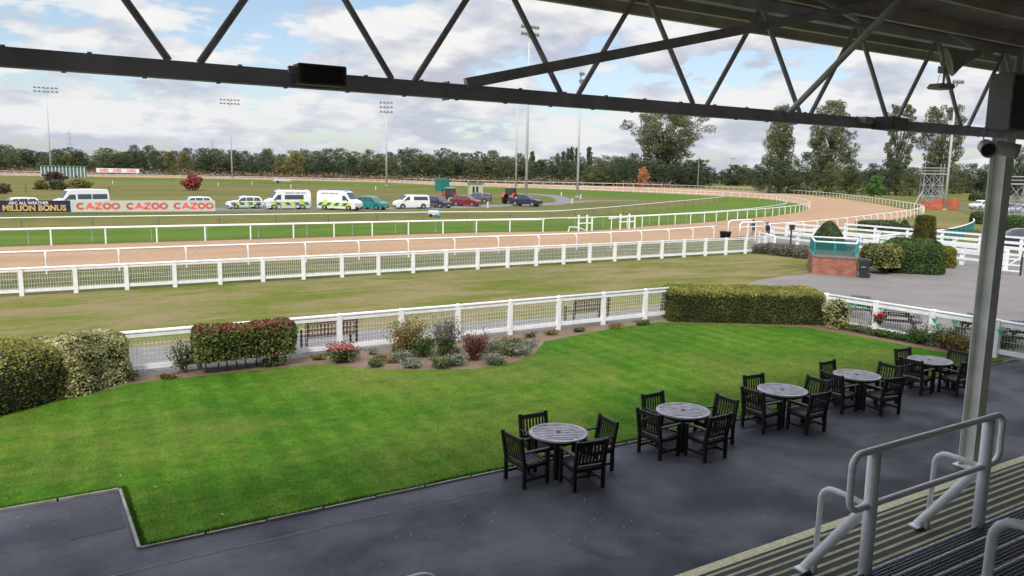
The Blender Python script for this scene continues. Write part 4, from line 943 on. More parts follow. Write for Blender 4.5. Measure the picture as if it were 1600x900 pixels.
g = G(1432, 428); hedge('round_bush', 'big rounded dark green bush beside the brick platform', 'bush', (g[0]+0.8, g[1]+0.9, 0), R(-50), 1.75, 1.5, 2.0, 13000, 0.07, DKG, 10, r=1.2, amp=0.08)
g = G(1391, 429); hedge('variegated_bush', 'loose yellow-variegated bush with bare stems beside the wheelie bin', 'bush', (g[0]+0.1, g[1]+0.7, 0), 0, 0.98, 0.9, 1.42, 5200, 0.08, VARI2, 11, r=0.7, amp=0.16, jit=1.3, z0=0.42, depth=0.14)
mb = MB()
for k in range(8): aa = k*0.8; mb.tube([(g[0]+0.1+0.08*math.cos(aa), g[1]+0.4+0.1*math.sin(aa), 0), (g[0]+0.1+0.5*math.cos(aa), g[1]+0.6+0.4*math.sin(aa), 0.8)], 0.025, 5, r2=0.012)
ob = [o for o in COL.objects if o.name.startswith('variegated_bush')][0]; mb.v = [(v[0]-ob.location.x, v[1]-ob.location.y, v[2]) for v in mb.v]; mb.build('stems', BARK, ob)
g = G(1478, 420); hedge('yellow_bush', 'small yellow-green bush on the right flank of the round bush', 'bush', (g[0]+0.6, g[1]+0.4, 0), 0, 0.5, 0.6, 1.35, 1500, 0.08, leafmat('yellow_green_leaves', (0.11, 0.12, 0.01), (0.22, 0.21, 0.02), (0.36, 0.30, 0.05), 1.4), 12, r=0.45, amp=0.1, jit=1.2)
g = G(1372, 362); hedge('low_topiary', 'low flat dark green topiary below the sand bend', 'topiary', (g[0], g[1], 0), R(-20), 2.0, 1.1, 1.15, 2600, 0.12, DOME, 13, r=0.7, amp=0.04)
g = G(1386, 364); hedge('small_cone_topiary', 'small pointed topiary at the right end of the low flat one', 'topiary', (g[0]+0.5, g[1]-1.5, 0), 0, 0.8, 0.8, 1.4, 1000, 0.1, DOME, 14, r=0.5, amp=0.04, shape=conify(1.4, 0.2))
g = G(1585, 363); hedge('round_topiary', 'round dark green bush behind the blue car on the right', 'bush', (g[0], g[1], 0), 0, 1.15, 1.15, 1.75, 2600, 0.12, DKG, 15, r=1.2, amp=0.05)
g = G(1528, 314); hedge('round_topiary', 'small dark round bush behind the white car, left of the column', 'bush', (g[0], g[1], 0), 0, 1.9, 1.8, 1.9, 1400, 0.2, DKG, 16, r=1.4, amp=0.1)
g = G(1525, 350); hedge('round_topiary', 'small round bush at the end of the green-screened rail', 'bush', (g[0]+1, g[1], 0), 0, 1.1, 1.1, 1.6, 900, 0.13, DKG, 17, r=0.9, amp=0.05)
HEATH = leafmat('heather_foliage', (0.08, 0.08, 0.055), (0.18, 0.16, 0.12), (0.28, 0.24, 0.18), 1.6, 0.15)
for i, (px, py, hx, hy, hh, lb) in enumerate(((1200, 397, 1.1, 0.8, 0.7, 'low grey-brown heather clump at the left end of the heather row'), (1219, 399, 0.9, 0.8, 0.65, 'low grey-brown heather clump, second in the heather row'), (1240, 401, 1.1, 0.9, 0.75, 'low grey-brown heather clump in the middle of the heather row'), (1261, 404, 0.9, 0.8, 0.7, 'low grey-brown heather clump against the brick platform'))):
    g = G(px, py); hedge('heather', lb, 'shrub', (g[0]+0.3, g[1]+0.3, 0), R(-40), hx, hy, hh, 1500, 0.06, HEATH, 20+i, r=0.4, amp=0.1, jit=1.2, group='heather clumps by the horse walk')

def shrub(name, label, loc, rx, ry, h, n, size, lm, seed, stems=7, upright=False, cat='shrub', group=None, stemmat=None, z0=0.0, flower=None, fn=0):
    rx *= 1.15; ry *= 1.15; n = int(n*1.6); size *= 0.82
    """loose shrub: stems fan out, leaves hang round them"""
    rng = np.random.default_rng(seed); mb = MB(); tips = []
    for k in range(stems):
        a = 2*math.pi*k/stems+rng.uniform(-0.3, 0.3); q = rng.uniform(0.35, 1.0)
        tx, ty = rx*q*math.cos(a)*0.8, ry*q*math.sin(a)*0.8; th = h*rng.uniform(0.65, 0.98)
        p = [(0.05*math.cos(a), 0.05*math.sin(a), 0), (tx*0.5, ty*0.5, th*0.5), (tx, ty, th)]; mb.tube(p, 0.012+0.01*h, 5, r2=0.004); tips.append(p)
    P = []
    for i in range(n):
        p = tips[rng.integers(len(tips))]; t = rng.uniform(0.15 if upright else 0.25, 1.0)
        q = np.array(p[0])*(1-t)**2+2*t*(1-t)*np.array(p[1])+t*t*np.array(p[2]); sp_ = (0.12 if upright else 0.24)
        P.append(q+rng.normal(0, 1, 3)*np.array([rx*sp_, ry*sp_, h*0.10]))
    P = np.array(P); P[:, 2] = np.clip(P[:, 2], 0.03, h*1.08); Nm = rng.normal(0, 1, P.shape)+np.array([0, 0, 0.6])
    V, Fq = leaves(P, Nm*0.5, size, rng, 0.6, 2.2 if upright else 1.6); mi = np.zeros(len(Fq), int); mats = [lm]
    if flower is not None: mats.append(flower); mi[P[:, 2] > np.quantile(P[:, 2], 1-fn)] = 1
    root = empty(name, (*loc, 0.02), 0, label, cat, group)
    mb.build('stems', stemmat or BARK, root)
    o = bpy.data.objects.new('foliage', mesh_np('foliage', V, Fq, mats, mi)); link(o, root); return root
OLIVE = leafmat('olive_gold_leaves', (0.09, 0.075, 0.02), (0.20, 0.15, 0.04), (0.34, 0.25, 0.09), 3)
GREYG = leafmat('silver_grey_leaves', (0.11, 0.13, 0.09), (0.20, 0.22, 0.16), (0.30, 0.32, 0.25), 3)
MIXG = leafmat('mixed_green_leaves', (0.04, 0.06, 0.02), (0.10, 0.13, 0.04), (0.20, 0.21, 0.09), 3)
PURP = leafmat('maroon_leaves', (0.07, 0.028, 0.022), (0.15, 0.05, 0.035), (0.25, 0.11, 0.07), 3)
PINK = leafmat('pink_flowers', (0.28, 0.08, 0.08), (0.42, 0.13, 0.12), (0.52, 0.24, 0.21), 3)
DRYST = leafmat('dry_seed_heads', (0.10, 0.085, 0.07), (0.19, 0.17, 0.14), (0.28, 0.25, 0.21), 3)
def gs(px, py): return G(px, py)
shrub('sedum', 'low shrub with pink-red flower heads in front of the left bench', gs(536, 566), 0.48, 0.38, 0.52, 1400, 0.06, MIXG, 31, 12, flower=PINK, fn=0.15)
shrub('shrub', 'golden-olive shrub, leftmost tall shrub of the flower bed', gs(636, 552), 0.62, 0.55, 1.02, 1500, 0.055, OLIVE, 32, 14)
shrub('shrub', 'dark green small shrub between the olive and the feathery shrub', gs(662, 558), 0.42, 0.4, 0.7, 900, 0.05, DKG, 33, 9)
shrub('feathery_shrub', 'tall feathery grey-green shrub with dry seed heads in the flower bed', gs(697, 557), 0.60, 0.5, 1.18, 2400, 0.035, MIXG, 34, 22, upright=True, flower=DRYST, fn=0.45)
shrub('maroon_shrub', 'rounded maroon shrub in the flower bed, right of the feathery shrub', gs(742, 563), 0.60, 0.52, 0.82, 1900, 0.035, PURP, 35, 26, upright=True)
low = [(586, 574, .25, .22, 'left end of the flower bed'), (644, 575, .3, .26, 'front of the bed below the olive shrub'), (627, 566, .33, .32, 'foot of the olive shrub'), (690, 576, .42, .32, 'below the feathery shrub'), (714, 572, .34, .34, 'foot of the feathery shrub'), (772, 570, .38, .3, 'right of the maroon shrub, front'), (790, 556, .5, .36, 'right part of the bed'), (765, 548, .45, .32, 'behind and right of the maroon shrub'), (812, 556, .5, .36, 'right tip of the flower bed'), (800, 543, .45, .3, 'rear right of the bed by the fence'), (826, 545, .34, .26, 'far right corner of the bed')]
for i, (px, py, rr, hh, lb) in enumerate(low):
    shrub('low_plant', 'low %s plant at the %s' % ('silver-grey' if i % 3 else 'green', lb), gs(px, py), rr, rr*0.85, hh, 420, 0.05, GREYG if i % 3 else MIXG, 40+i, 9, cat='plant', group='low plants in the flower bed')
for i in range(16):
    px = rnd.uniform(575, 828); py = 546+rnd.uniform(2, 26)*(1 if px < 790 else 0.4)
    shrub('low_plant', 'small tufty seedling plant scattered in the flower bed soil', gs(px, py), rnd.uniform(0.14, 0.28), rnd.uniform(0.12, 0.22), rnd.uniform(0.08, 0.2), 170, 0.04, (GREYG, MIXG, OLIVE)[i % 3], 120+i, 6, cat='plant', group='tufty seedlings in the flower bed')
for i, (px, py, rr, hh, lb) in enumerate(((97, 606, .1, .1, ''), (428, 574, .42, .3, 'below the red-tipped hedge'), (352+146, 563, .22, .14, 'left of the pink-red flowers'), (203, 597, .3, .34, 'at the foot of the variegated hedge'), (262, 593, .22, .14, 'on the soil by the first fence post'), (828, 528, .22, .16, 'by the fence right of the flower bed'), (862, 524, .25, .14, 'by the fence, half way to the far bench'), (905, 519, .25, .14, 'under the fence, left of the far bench'), (962, 514, .4, .16, 'under the fence, below the far bench'), (1004, 509, .35, .2, 'beside the big square-cut hedge'))):
    if not lb: continue
    shrub('low_plant', 'straggly green plant '+lb, gs(px, py), rr, rr*0.6, hh, 300, 0.05, MIXG if i % 2 else OLIVE, 60+i, 8, cat='plant', group='straggly plants along the fence')
shrub('shrub', 'thin sprawling shrub against the fence post between the two left hedges', gs(288, 583), 0.45, 0.25, 0.85, 500, 0.055, MIXG, 75, 9)
for i, (px, py, rx, hh, m_, lb) in enumerate(((1318, 517, .55, .30, OLIVE, 'brownish plant at the left end of the fence border'), (1345, 522, .65, .28, MIXG, 'green plant in the border below the red flowers'), (1372, 528, .5, .24, MIXG, 'low green plant in the middle of the fence border'), (1408, 534, .7, .28, DKG, 'low spreading dark green plant in the fence border'), (1440, 541, .7, .5, DKG, 'leafy green plant left of the yellow-green shrub'), (1474, 547, .75, .72, MIXG, 'green-yellow spiky shrub left of the column'), (1497, 553, .5, .5, OLIVE, 'olive shrub tucked against the column'), (1560, 556, .65, .82, DKG, 'glossy dark green shrub right of the column'))):
    shrub('border_shrub', lb, gs(px, py-3), rx*0.8, rx, hh, 1300, 0.05, m_, 80+i, 14, group='shrubs in the border along the bunting fence')
# red geranium basket
shrub('geranium_basket', 'basket of red flowers hanging on the mesh fence by the picnic tables', (25.85, 16.55), 0.17, 0.17, 0.42, 500, 0.05, MIXG, 95, 8, flower=leafmat('red_geranium', (0.5, 0.01, 0.015), (0.6, 0.03, 0.03), None, 3), fn=0.3, cat='flowers').location.z = 0.42

# ------------------------------------------------------------------ vehicles
def lerp(a, b, t): return a+(b-a)*t
def vehicle(name, label, cat, px, py, face, delta, W, H_, prof, zb, wt, paint, windows, screen, wheels, wr=0.33, z0=0.22, group=None, lights=True, plate=True, rear_glass=None, bumper=True, gz=0.016, bumpm=None):
    """local +X forward. prof: top outline (x, z) rear to front. windows: list of (x,z) side polygons. screen: (x0,z0,x1,z1) windscreen"""
    g = G(px, py); az = math.atan2(g[0], g[1])
    ri = Vector((math.cos(az), -math.sin(az))); tw = Vector((-math.sin(az), -math.cos(az)))
    hd = (ri if face == 'R' else -ri)*math.cos(R(delta))+tw*math.sin(R(delta))
    root = empty(name, (g[0], g[1], gz), math.atan2(hd.y, hd.x), label, cat, group)
    root.location = Vector((g[0], g[1], gz))-Vector((tw.x, tw.y, 0))*W*0.5
    hw = W/2
    def hwz(z): return hw if z <= zb else lerp(hw, wt*hw, min(1, (z-zb)/(H_-zb)))
    xs = prof; n = len(xs); vs = []; fs = []
    for x, z in xs:
        zz = min(z, zb); fx = 0.93 if (x == xs[0][0] or x == xs[-1][0]) else 1.0
        row = [(x, -hw*0.96*fx, z0), (x, -hw*fx, lerp(z0, zb, 0.35)), (x, -hw*fx, min(zz, zb)-0.02), (x, -hwz(z)*fx, z-0.05), (x, -(hwz(z)-0.07)*fx, z)]
        vs += row+[(a, -b, c) for a, b, c in row[::-1]]
    k = 10
    for i in range(n-1):
        for j in range(k-1): a = i*k+j; fs.append((a, a+1, a+k+1, a+k))
        fs.append((i*k+k-1, i*k, i*k+k, i*k+k+k-1))
    fs += [tuple(range(k)), tuple((n-1)*k+j for j in range(k))]
    mb = MB(); mb.add(vs, fs); body = mb.build('body', paint, root, bevel=0.015)
    for (wx, ) in [(w_,) for w_ in wheels]:
        for s in (-1, 1):
            mb = MB(); mb.lathe((wx, s*(hw-0.06), wr+0.02), [(wr*1.2, -0.07), (wr*1.2, 0.066)], 18, axis='Y'); mb.build('wheel_arch', BLACKP, root)
            t = MB(); t.lathe((wx, s*(hw-0.09), wr), [(wr*0.9, -0.11), (wr, -0.08), (wr, 0.10), (wr*0.9, 0.122)], 20, axis='Y'); ty = t.build('wheel', RUBBER, root)
            t = MB(); t.lathe((wx, s*(hw+0.035), wr), [(wr*0.62, -0.01), (wr*0.6, 0.004), (wr*0.2, -0.006+0.004)], 14, axis='Y'); t.build('rim', RIM, ty)
    def side(poly, m_, nm, off=0.012, parent=None):
        for s in (-1, 1):
            mb = MB(); v1 = [(x, s*(hwz(z)+off), z) for x, z in poly]; v0 = [(x, s*(hwz(z)-0.02), z) for x, z in poly]; q = len(poly)
            mb.add(v1+v0, [tuple(range(q)), tuple(range(q, 2*q))]+[(i, (i+1) % q, (i+1) % q+q, i+q) for i in range(q)]); mb.build(nm, m_, parent or root)
    for wd in windows: side(wd, GLASS, 'side_window')
    def slab(xa, za, xb, zb_, ina, inb, m_, nm, off=0.015):
        d = Vector((xb-xa, 0, zb_-za)).normalized(); nn = Vector((-d.z, 0, d.x)); nn = nn if nn.z > 0 or (abs(nn.z) < 0.1) else -nn
        if abs(nn.z) < 0.25: nn = Vector((1, 0, 0)) if xa > 0 else Vector((-1, 0, 0))
        ya, yb = hwz(za)-ina, hwz(zb_)-inb; v = [Vector((xa, -ya, za)), Vector((xa, ya, za)), Vector((xb, yb, zb_)), Vector((xb, -yb, zb_))]
        mb = MB(); mb.add([p+nn*off for p in v]+[p-nn*0.02 for p in v], [(0, 1, 2, 3), (4, 5, 6, 7), (0, 1, 5, 4), (1, 2, 6, 5), (2, 3, 7, 6), (3, 0, 4, 7)]); mb.build(nm, m_, root)
    slab(*screen, 0.10, 0.10, GLASS, 'windscreen')
    if rear_glass: slab(*rear_glass, 0.14, 0.14, GLASS, 'rear_window')
    xf = prof[-1][0]; xr = prof[0][0]
    if bumper:
        for x, s in ((xf, 1), (xr, -1)): mb = MB(); mb.box((x+s*0.02, 0, z0+0.14), (0.10, W*0.93, 0.24)); mb.build('bumper', bumpm or BLACKP, root, bevel=0.03)
    if lights:
        zf = prof[-1][1] if prof[-1][1] < zb else zb-0.1
        for s in (-1, 1):
            mb = MB(); mb.box((xf-0.02, s*(hw-0.24), min(zf, zb)-0.12), (0.10, 0.34, 0.17)); mb.build('headlight', HEADL, root, bevel=0.02)
            mb = MB(); mb.box((xr+0.01, s*(hw-0.16), zb-0.1), (0.06, 0.16, 0.24)); mb.build('tail_light', mat('red_tail_lamp', (0.35, 0.02, 0.02), 0.3), root)
            mb = MB(); mb.box((screen[0]-0.25 if screen[0] > 0 else 0.9, s*(hw+0.10), zb+0.10), (0.12, 0.2, 0.15)); mb.build('mirror', BLACKP, root, bevel=0.02)
        mb = MB(); mb.box((xf+0.005, 0, min(zf, zb)-0.16), (0.06, W*0.4, 0.14)); mb.build('grille', BLACKP, root)
    if plate: mb = MB(); mb.box((xf+0.085, 0, z0+0.17), (0.02, 0.5, 0.11)); mb.build('number_plate', mat('pale_plate', (0.6, 0.6, 0.55), 0.4), root)
    return root, side, hwz
def paint(name, c, **k): return mat(name, c, 0.3, var=0.03, vscale=2, coat=0.4, **k)
WP = paint('white_car_paint', (0.74, 0.75, 0.75))
def text_mesh(body, size, m_, parent, loc, rot, name='lettering', bold=0.0, sx=1.0, font=None, depth=0.004, spacing=1.0):
    cu = bpy.data.curves.new(name, 'FONT'); cu.body = body; cu.size = size; cu.offset = bold; cu.extrude = depth; cu.align_x = 'CENTER'; cu.align_y = 'CENTER'; cu.space_character = spacing; cu.resolution_u = 3
    to = bpy.data.objects.new(name, cu); COL.objects.link(to); bpy.context.view_layer.update()
    me = bpy.data.meshes.new_from_object(to.evaluated_get(bpy.context.evaluated_depsgraph_get())); bpy.data.objects.remove(to)
    for v in me.vertices: v.co.x *= sx
    me.materials.clear(); me.materials.append(m_); o = bpy.data.objects.new(name, me); o.location = loc; o.rotation_euler = rot; link(o, parent); return o
YG = mat('fluorescent_yellow', (0.62, 0.66, 0.03), 0.45, var=0.04); GRN = mat('ambulance_green', (0.0, 0.17, 0.13), 0.45, var=0.04); TXT = mat('dark_green_lettering', (0.03, 0.12, 0.10), 0.5)
van_prof = [(-2.95, 0.45), (-2.95, 1.0), (-2.93, 2.2), (-2.8, 2.48), (-1.0, 2.55), (1.0, 2.52), (1.45, 2.42), (2.15, 1.42), (2.75, 1.22), (2.92, 0.95), (2.95, 0.45)]
def ambulance(label, px, py, face, delta):
    root, side, hwz = vehicle('ambulance', label, 'ambulance', px, py, face, delta, 2.05, 2.55, van_prof, 1.22, 0.90, WP, [[(1.02, 1.28), (1.95, 1.32), (1.42, 1.92), (1.02, 1.95)]], (2.12, 1.46, 1.50, 2.33), (-1.75, 1.95), wr=0.35, group='ambulances parked on the service road')
    side([(0.55, 1.32), (0.55, 1.92), (-1.95, 1.92), (-1.95, 1.32)], GLASS, 'rear_side_window') if face == 'L' else None
    x = -2.8; i = 0
    while x < 2.0:
        h0 = 0.55; h1 = 0.98 if x > -1.8 else (1.35 if i % 2 else 0.98)
        side([(x, h0), (x+0.62, h0), (x+0.62+0.35, h1), (x+0.35, h1)], YG if i % 2 else GRN, 'chevron_panel', 0.011+0.002*(i % 2)); x += 0.62; i += 1
    for s in (-1, 1):
        text_mesh('EMERGENCY AMBULANCE', 0.22, TXT, root, (-0.9, s*(hwz(2.18)+0.01), 2.17), (R(90-6), 0, 0 if s < 0 else R(180)), bold=0.004)
    mb = MB(); mb.box((1.0, 0, 2.58), (0.35, 1.5, 0.12)); mb.build('light_bar', mat('blue_light_bar', (0.35, 0.42, 0.62), 0.2), root, bevel=0.03)
    mb = MB(); mb.box((-2.6, 0, 2.55), (0.25, 1.4, 0.1)); mb.build('light_bar', mat('blue_light_bar', (0.35, 0.42, 0.62), 0.2), root, bevel=0.03)
    return root
ambulance('white ambulance with long dark side window facing left behind the metal barriers', 449, 327.5, 'L', 14)
ambulance('white ambulance without side windows facing right, beside the teal car', 531, 328.5, 'R', 32)
suv = [(-2.2, 0.5), (-2.22, 0.95), (-2.1, 1.35), (-1.85, 1.66), (-1.0, 1.72), (0.2, 1.70), (0.55, 1.62), (1.15, 1.10), (1.95, 0.98), (2.18, 0.8), (2.22, 0.45)]
suvw = [[(-1.95, 1.08), (-1.05, 1.08), (-1.05, 1.55), (-1.75, 1.55)], [(-0.95, 1.08), (-0.08, 1.08), (-0.08, 1.58), (-0.95, 1.57)], [(0.0, 1.08), (1.0, 1.10), (0.5, 1.54), (0.0, 1.58)]]
def suvcar(label, px, py, face, delta, m_, grp='cars parked inside the course', s=1.0, nm='parked_car', cat='car', h=1.0, **k):
    p = [(x*s, z*h) for x, z in suv]; w_ = [[(x*s, z*h) for x, z in q] for q in suvw]
    return vehicle(nm, label, cat, px, py, face, delta, 1.85, 1.72*h, p, 1.04*h, 0.80, m_, w_, (1.12*s, 1.13*h, 0.62*s, 1.57*h), (1.35*s, -1.38*s), group=grp, rear_glass=(-2.12*s, 1.33*h, -1.88*s, 1.62*h), **k)
suvcar('teal green off-road car between the ambulance and the white minibus', 581, 327.5, 'R', 34, paint('teal_car_paint', (0.015, 0.22, 0.19)), s=0.98, h=1.05)
tr_prof = [(-2.5, 0.45), (-2.52, 1.1), (-2.45, 1.75), (-2.3, 1.93), (0.2, 1.98), (0.75, 1.90), (1.5, 1.22), (2.2, 1.05), (2.42, 0.8), (2.45, 0.45)]
vehicle('minibus', 'white nine-seat minibus facing left, in the middle of the parked row', 'minibus', 642, 326.5, 'L', 18, 1.98, 1.97, tr_prof, 1.14, 0.87, WP, [[(-2.25, 1.22), (-0.15, 1.22), (-0.15, 1.72), (-2.2, 1.72)], [(0.42, 1.22), (1.3, 1.2), (0.72, 1.70), (0.42, 1.72)]], (1.48, 1.24, 0.80, 1.85), (1.5, -1.55), wr=0.34, group='vans parked inside the course')
suvcar('dark grey car with silver front, right behind the white minibus', 685, 325, 'R', 44, paint('charcoal_paint', (0.03, 0.032, 0.045)), s=0.9, h=0.98)
suvcar('dark red car parked right of the tractor', 729, 322.5, 'R', 26, paint('dark_red_paint', (0.20, 0.012, 0.018)), h=0.95)
pk_prof = [(-2.6, 0.6), (-2.6, 1.05), (-2.5, 1.62), (-1.3, 1.75), (-0.9, 1.78), (0.2, 1.78), (0.5, 1.70), (1.1, 1.18), (2.2, 1.05), (2.45, 0.9), (2.5, 0.5)]
def pickup(label, px, py, face, delta, m_, canopy=True):
    p = pk_prof if canopy else [(-2.6, 0.6), (-2.6, 1.12), (-1.2, 1.12), (-1.15, 1.70), (-0.9, 1.78)]+pk_prof[5:]
    w_ = [[(-1.0, 1.16), (-0.15, 1.16), (-0.15, 1.62), (-0.95, 1.62)], [(-0.05, 1.16), (0.95, 1.18), (0.42, 1.62), (-0.05, 1.64)]]
    if canopy: w_ = [[(-2.4, 1.2), (-1.3, 1.2), (-1.3, 1.6), (-2.3, 1.55)]]+w_
    return vehicle('pickup_truck', label, 'pickup', px, py, face, delta, 1.85, 1.78, p, 1.10, 0.82, m_, w_, (1.08, 1.21, 0.58, 1.65), (1.5, -1.55), wr=0.38, group='pickups parked inside the course', z0=0.32)
pickup('grey pickup with a canopy parked behind the dark red car', 744, 317.5, 'L', -8, paint('mid_grey_paint', (0.10, 0.105, 0.12)))
pickup('dark blue pickup facing right in front of the farther tractor', 822, 322.5, 'R', 26, paint('navy_paint', (0.022, 0.03, 0.055)), canopy=False)
r_, side, hwz = vehicle('medical_car', 'white estate car with yellow and green blocks, left of the ambulances', 'car', 382, 326.5, 'L', 16, 1.85, 1.64, [(x, z*0.95) for x, z in suv], 0.99, 0.80, WP, [[(x, z*0.95) for x, z in q] for q in suvw], (1.12, 1.08, 0.62, 1.49), (1.35, -1.38))
for i in range(7):
    x = -2.0+i*0.55; side([(x, 0.5), (x+0.55, 0.5), (x+0.72, 0.9), (x+0.17, 0.9)], YG if i % 2 else GRN, 'chevron_panel', 0.014+0.002*(i % 2))
mb = MB(); mb.box((0.0, 0, 1.70), (0.3, 1.1, 0.1)); mb.build('light_bar', mat('blue_light_bar', (0.35, 0.42, 0.62), 0.2), r_)
suvcar('white car behind the pale banner, only its roof showing', 303, 326.0, 'L', 14, WP, h=0.88)
suvcar('white car behind the dark banner at the far left, only its roof showing', 27, 329.0, 'L', 14, WP, h=0.86)
vehicle('minibus', 'white high-roof minibus behind the banners at the left', 'minibus', 127, 329.5, 'L', 16, 2.0, 2.55, van_prof, 1.25, 0.90, WP, [[(0.55, 1.35), (-0.95, 1.35), (-0.95, 1.95), (0.55, 1.95)], [(-1.05, 1.35), (-2.7, 1.35), (-2.7, 1.95), (-1.05, 1.95)], [(0.75, 1.32), (1.9, 1.34), (1.40, 1.92), (0.8, 1.92)]], (2.12, 1.46, 1.50, 2.33), (-1.75, 1.95), wr=0.35, group='vans parked inside the course')
# cars outside the bend at the right
def rcar(label, px, py, face, delta, m_, **k): return suvcar(label, px, py, face, delta, m_, grp='cars parked beyond the right-hand grass', **k)
rcar('white car facing left, just left of the cream column', 1532, 327.5, 'L', 52, WP, s=0.95)
rcar('silver car right of the column under the scaffold tower', 1571, 333, 'L', 48, paint('silver_paint', (0.36, 0.38, 0.42), metal=0.3))
rcar('pale blue-white car at the right edge of the photo', 1594, 335.5, 'L', 45, paint('pale_blue_paint', (0.48, 0.53, 0.60)))
suvcar('dark navy car roof seen over the horse walk fence at the right edge', 1592, 392, 'L', 10, paint('navy_blue_paint', (0.02, 0.025, 0.055)), grp=None, s=1.08, h=1.02)

# tractors
def tractor(label, px, py, face, delta, tank=False):
    g = G(px, py); az = math.atan2(g[0], g[1]); ri = Vector((math.cos(az), -math.sin(az))); tw = Vector((-math.sin(az), -math.cos(az)))
    hd = (ri if face == 'R' else -ri)*math.cos(R(delta))+tw*math.sin(R(delta))
    root = empty('tractor', (g[0], g[1], 0.016), math.atan2(hd.y, hd.x), label, 'tractor', 'red tractors inside the course')
    RP = mat('tractor_red', (0.50, 0.035, 0.02), 0.4, var=0.1)
    mb = MB(); mb.prism([(0.1, 0.9), (0.1, 1.75), (1.7, 1.6), (1.95, 1.35), (1.98, 0.85)], 'Y', -0.36, 0.36); mb.build('bonnet', RP, root, bevel=0.05)
    mb = MB(); mb.box((0.4, 0, 0.75), (3.0, 0.4, 0.45)); mb.box((-1.05, 0, 0.85), (0.5, 0.8, 0.5)); mb.build('chassis', BLACKP, root)
    mb = MB(); mb.prism([(-1.15, 1.5), (-1.15, 2.62), (0.05, 2.62), (0.25, 1.5)], 'Y', -0.66, 0.66); cb = mb.build('cab_glass', GLASS, root)
    mb = MB(); mb.box((-0.52, 0, 2.70), (1.45, 1.55, 0.16)); mb.build('cab_roof', mat('tractor_roof', (0.22, 0.20, 0.19), 0.5) if not tank else mat('cab_roof_grey', (0.3, 0.31, 0.3), 0.5), root, bevel=0.05)
    for sx, sx2 in ((-1.15, -1.15), (0.25, 0.05), (-0.5, -0.5)):
        for s in (-1, 1): mb = MB(); mb.bar((sx, s*0.68, 1.45), (sx2, s*0.68, 2.65), 0.07, 0.07); mb.build('cab_pillar', BLACKP, root)
    for s in (-1, 1):
        mb = MB(); mb.lathe((-0.85, s*0.95, 0.86), [(0.72, -0.24), (0.86, -0.2), (0.86, 0.2), (0.72, 0.24)], 24, axis='Y'); wr_ = mb.build('rear_wheel', RUBBER, root)
        mb = MB(); mb.lathe((-0.85, s*0.98, 0.86), [(0.46, -0.24), (0.46, 0.235), (0.15, 0.2)], 18, axis='Y'); mb.build('rim', mat('tractor_rim', (0.45, 0.42, 0.38), 0.5), wr_)
        mb = MB(); mb.lathe((1.45, s*0.85, 0.58), [(0.48, -0.17), (0.58, -0.14), (0.58, 0.14), (0.48, 0.17)], 20, axis='Y'); wf = mb.build('front_wheel', RUBBER, root)
        mb = MB(); mb.lathe((1.45, s*0.88, 0.58), [(0.3, -0.17), (0.3, 0.165), (0.1, 0.13)], 16, axis='Y'); mb.build('rim', mat('tractor_rim', (0.45, 0.42, 0.38), 0.5), wf)
        mb = MB(); pts = [(-0.85+1.0*math.cos(a), 0.86+1.0*math.sin(a)) for a in [R(q) for q in (20, 50, 80, 110, 140, 165)]]
        for p, q in zip(pts[:-1], pts[1:]): mb.bar((p[0], s*0.9, p[1]), (q[0], s*0.9, q[1]), 0.5, 0.05, up=(0, 0, 1))
        mb.build('mudguard', RP, root)
    mb = MB(); mb.tube([(0.7, 0.42, 1.5), (0.7, 0.42, 2.5)], 0.05, 8); mb.build('exhaust', BLACKP, root)
    return root
tractor('red tractor with grey cab roof behind the dark grey car', 699, 320.5, 'L', -14, True)
tractor('red tractor seen from behind, behind the dark blue pickup', 800, 318.5, 'R', -62)
g = Vector((*AT(691, 150), 0)); root = empty('water_tank', g, 0.1, 'green box tank on legs standing behind the tractor', 'tank')
mb = MB(); zt = ZAT(691, 279, g.x, g.y); mb.box((0, 0, zt-1.15), (2.0, 2.0, 2.3)); mb.build('tank_body', mat('green_tank_paint', (0.01, 0.17, 0.13), 0.5, var=0.1), root, bevel=0.05)
for sx in (-1, 1):
    for sy in (-1, 1): mb = MB(); mb.box((sx*0.85, sy*0.85, (zt-2.3)/2), (0.12, 0.12, zt-2.3)); mb.build('leg', GALV, root)
# small white cart and blue canister, steel crowd barriers
g = G(677, 339); root = empty('handcart', (*g, 0.01), R(-15), 'small white cart with a tube frame beyond the turf rail', 'cart')
mb = MB(); mb.box((0, 0, 0.5), (1.15, 0.7, 0.5)); mb.build('cart_box', mat('white_crate', (0.62, 0.64, 0.64), 0.5), root, bevel=0.02)
mb = MB(); mb.tube([(-0.9, 0, 0.75), (-0.85, 0, 1.35), (-0.6, 0, 1.5), (0.3, 0, 1.5), (0.45, 0, 1.4), (0.5, 0, 0.7)], 0.025, 6); mb.build('handle', GALV, root)
for sx in (-1, 1): mb = MB(); mb.lathe((sx*0.4, -0.38, 0.2), [(0.2, -0.04), (0.2, 0.04)], 14, axis='Y'); mb.build('wheel', RUBBER, root)
g = G(685, 340); tag(MB().lathe((0, 0, 0), [(0.12, 0.02), (0.2, 0.06), (0.21, 0.35), (0.12, 0.42), (0.05, 0.46)], 14).build('canister', mat('bright_blue_plastic', (0.02, 0.30, 0.48), 0.4), loc=(*g, 0.01), smooth=True), 'small bright blue canister on the grass beside the white cart', 'canister')
ga = Vector((*G(340, 333), 0)); gb = Vector((*G(486, 332), 0)); nbar = 6
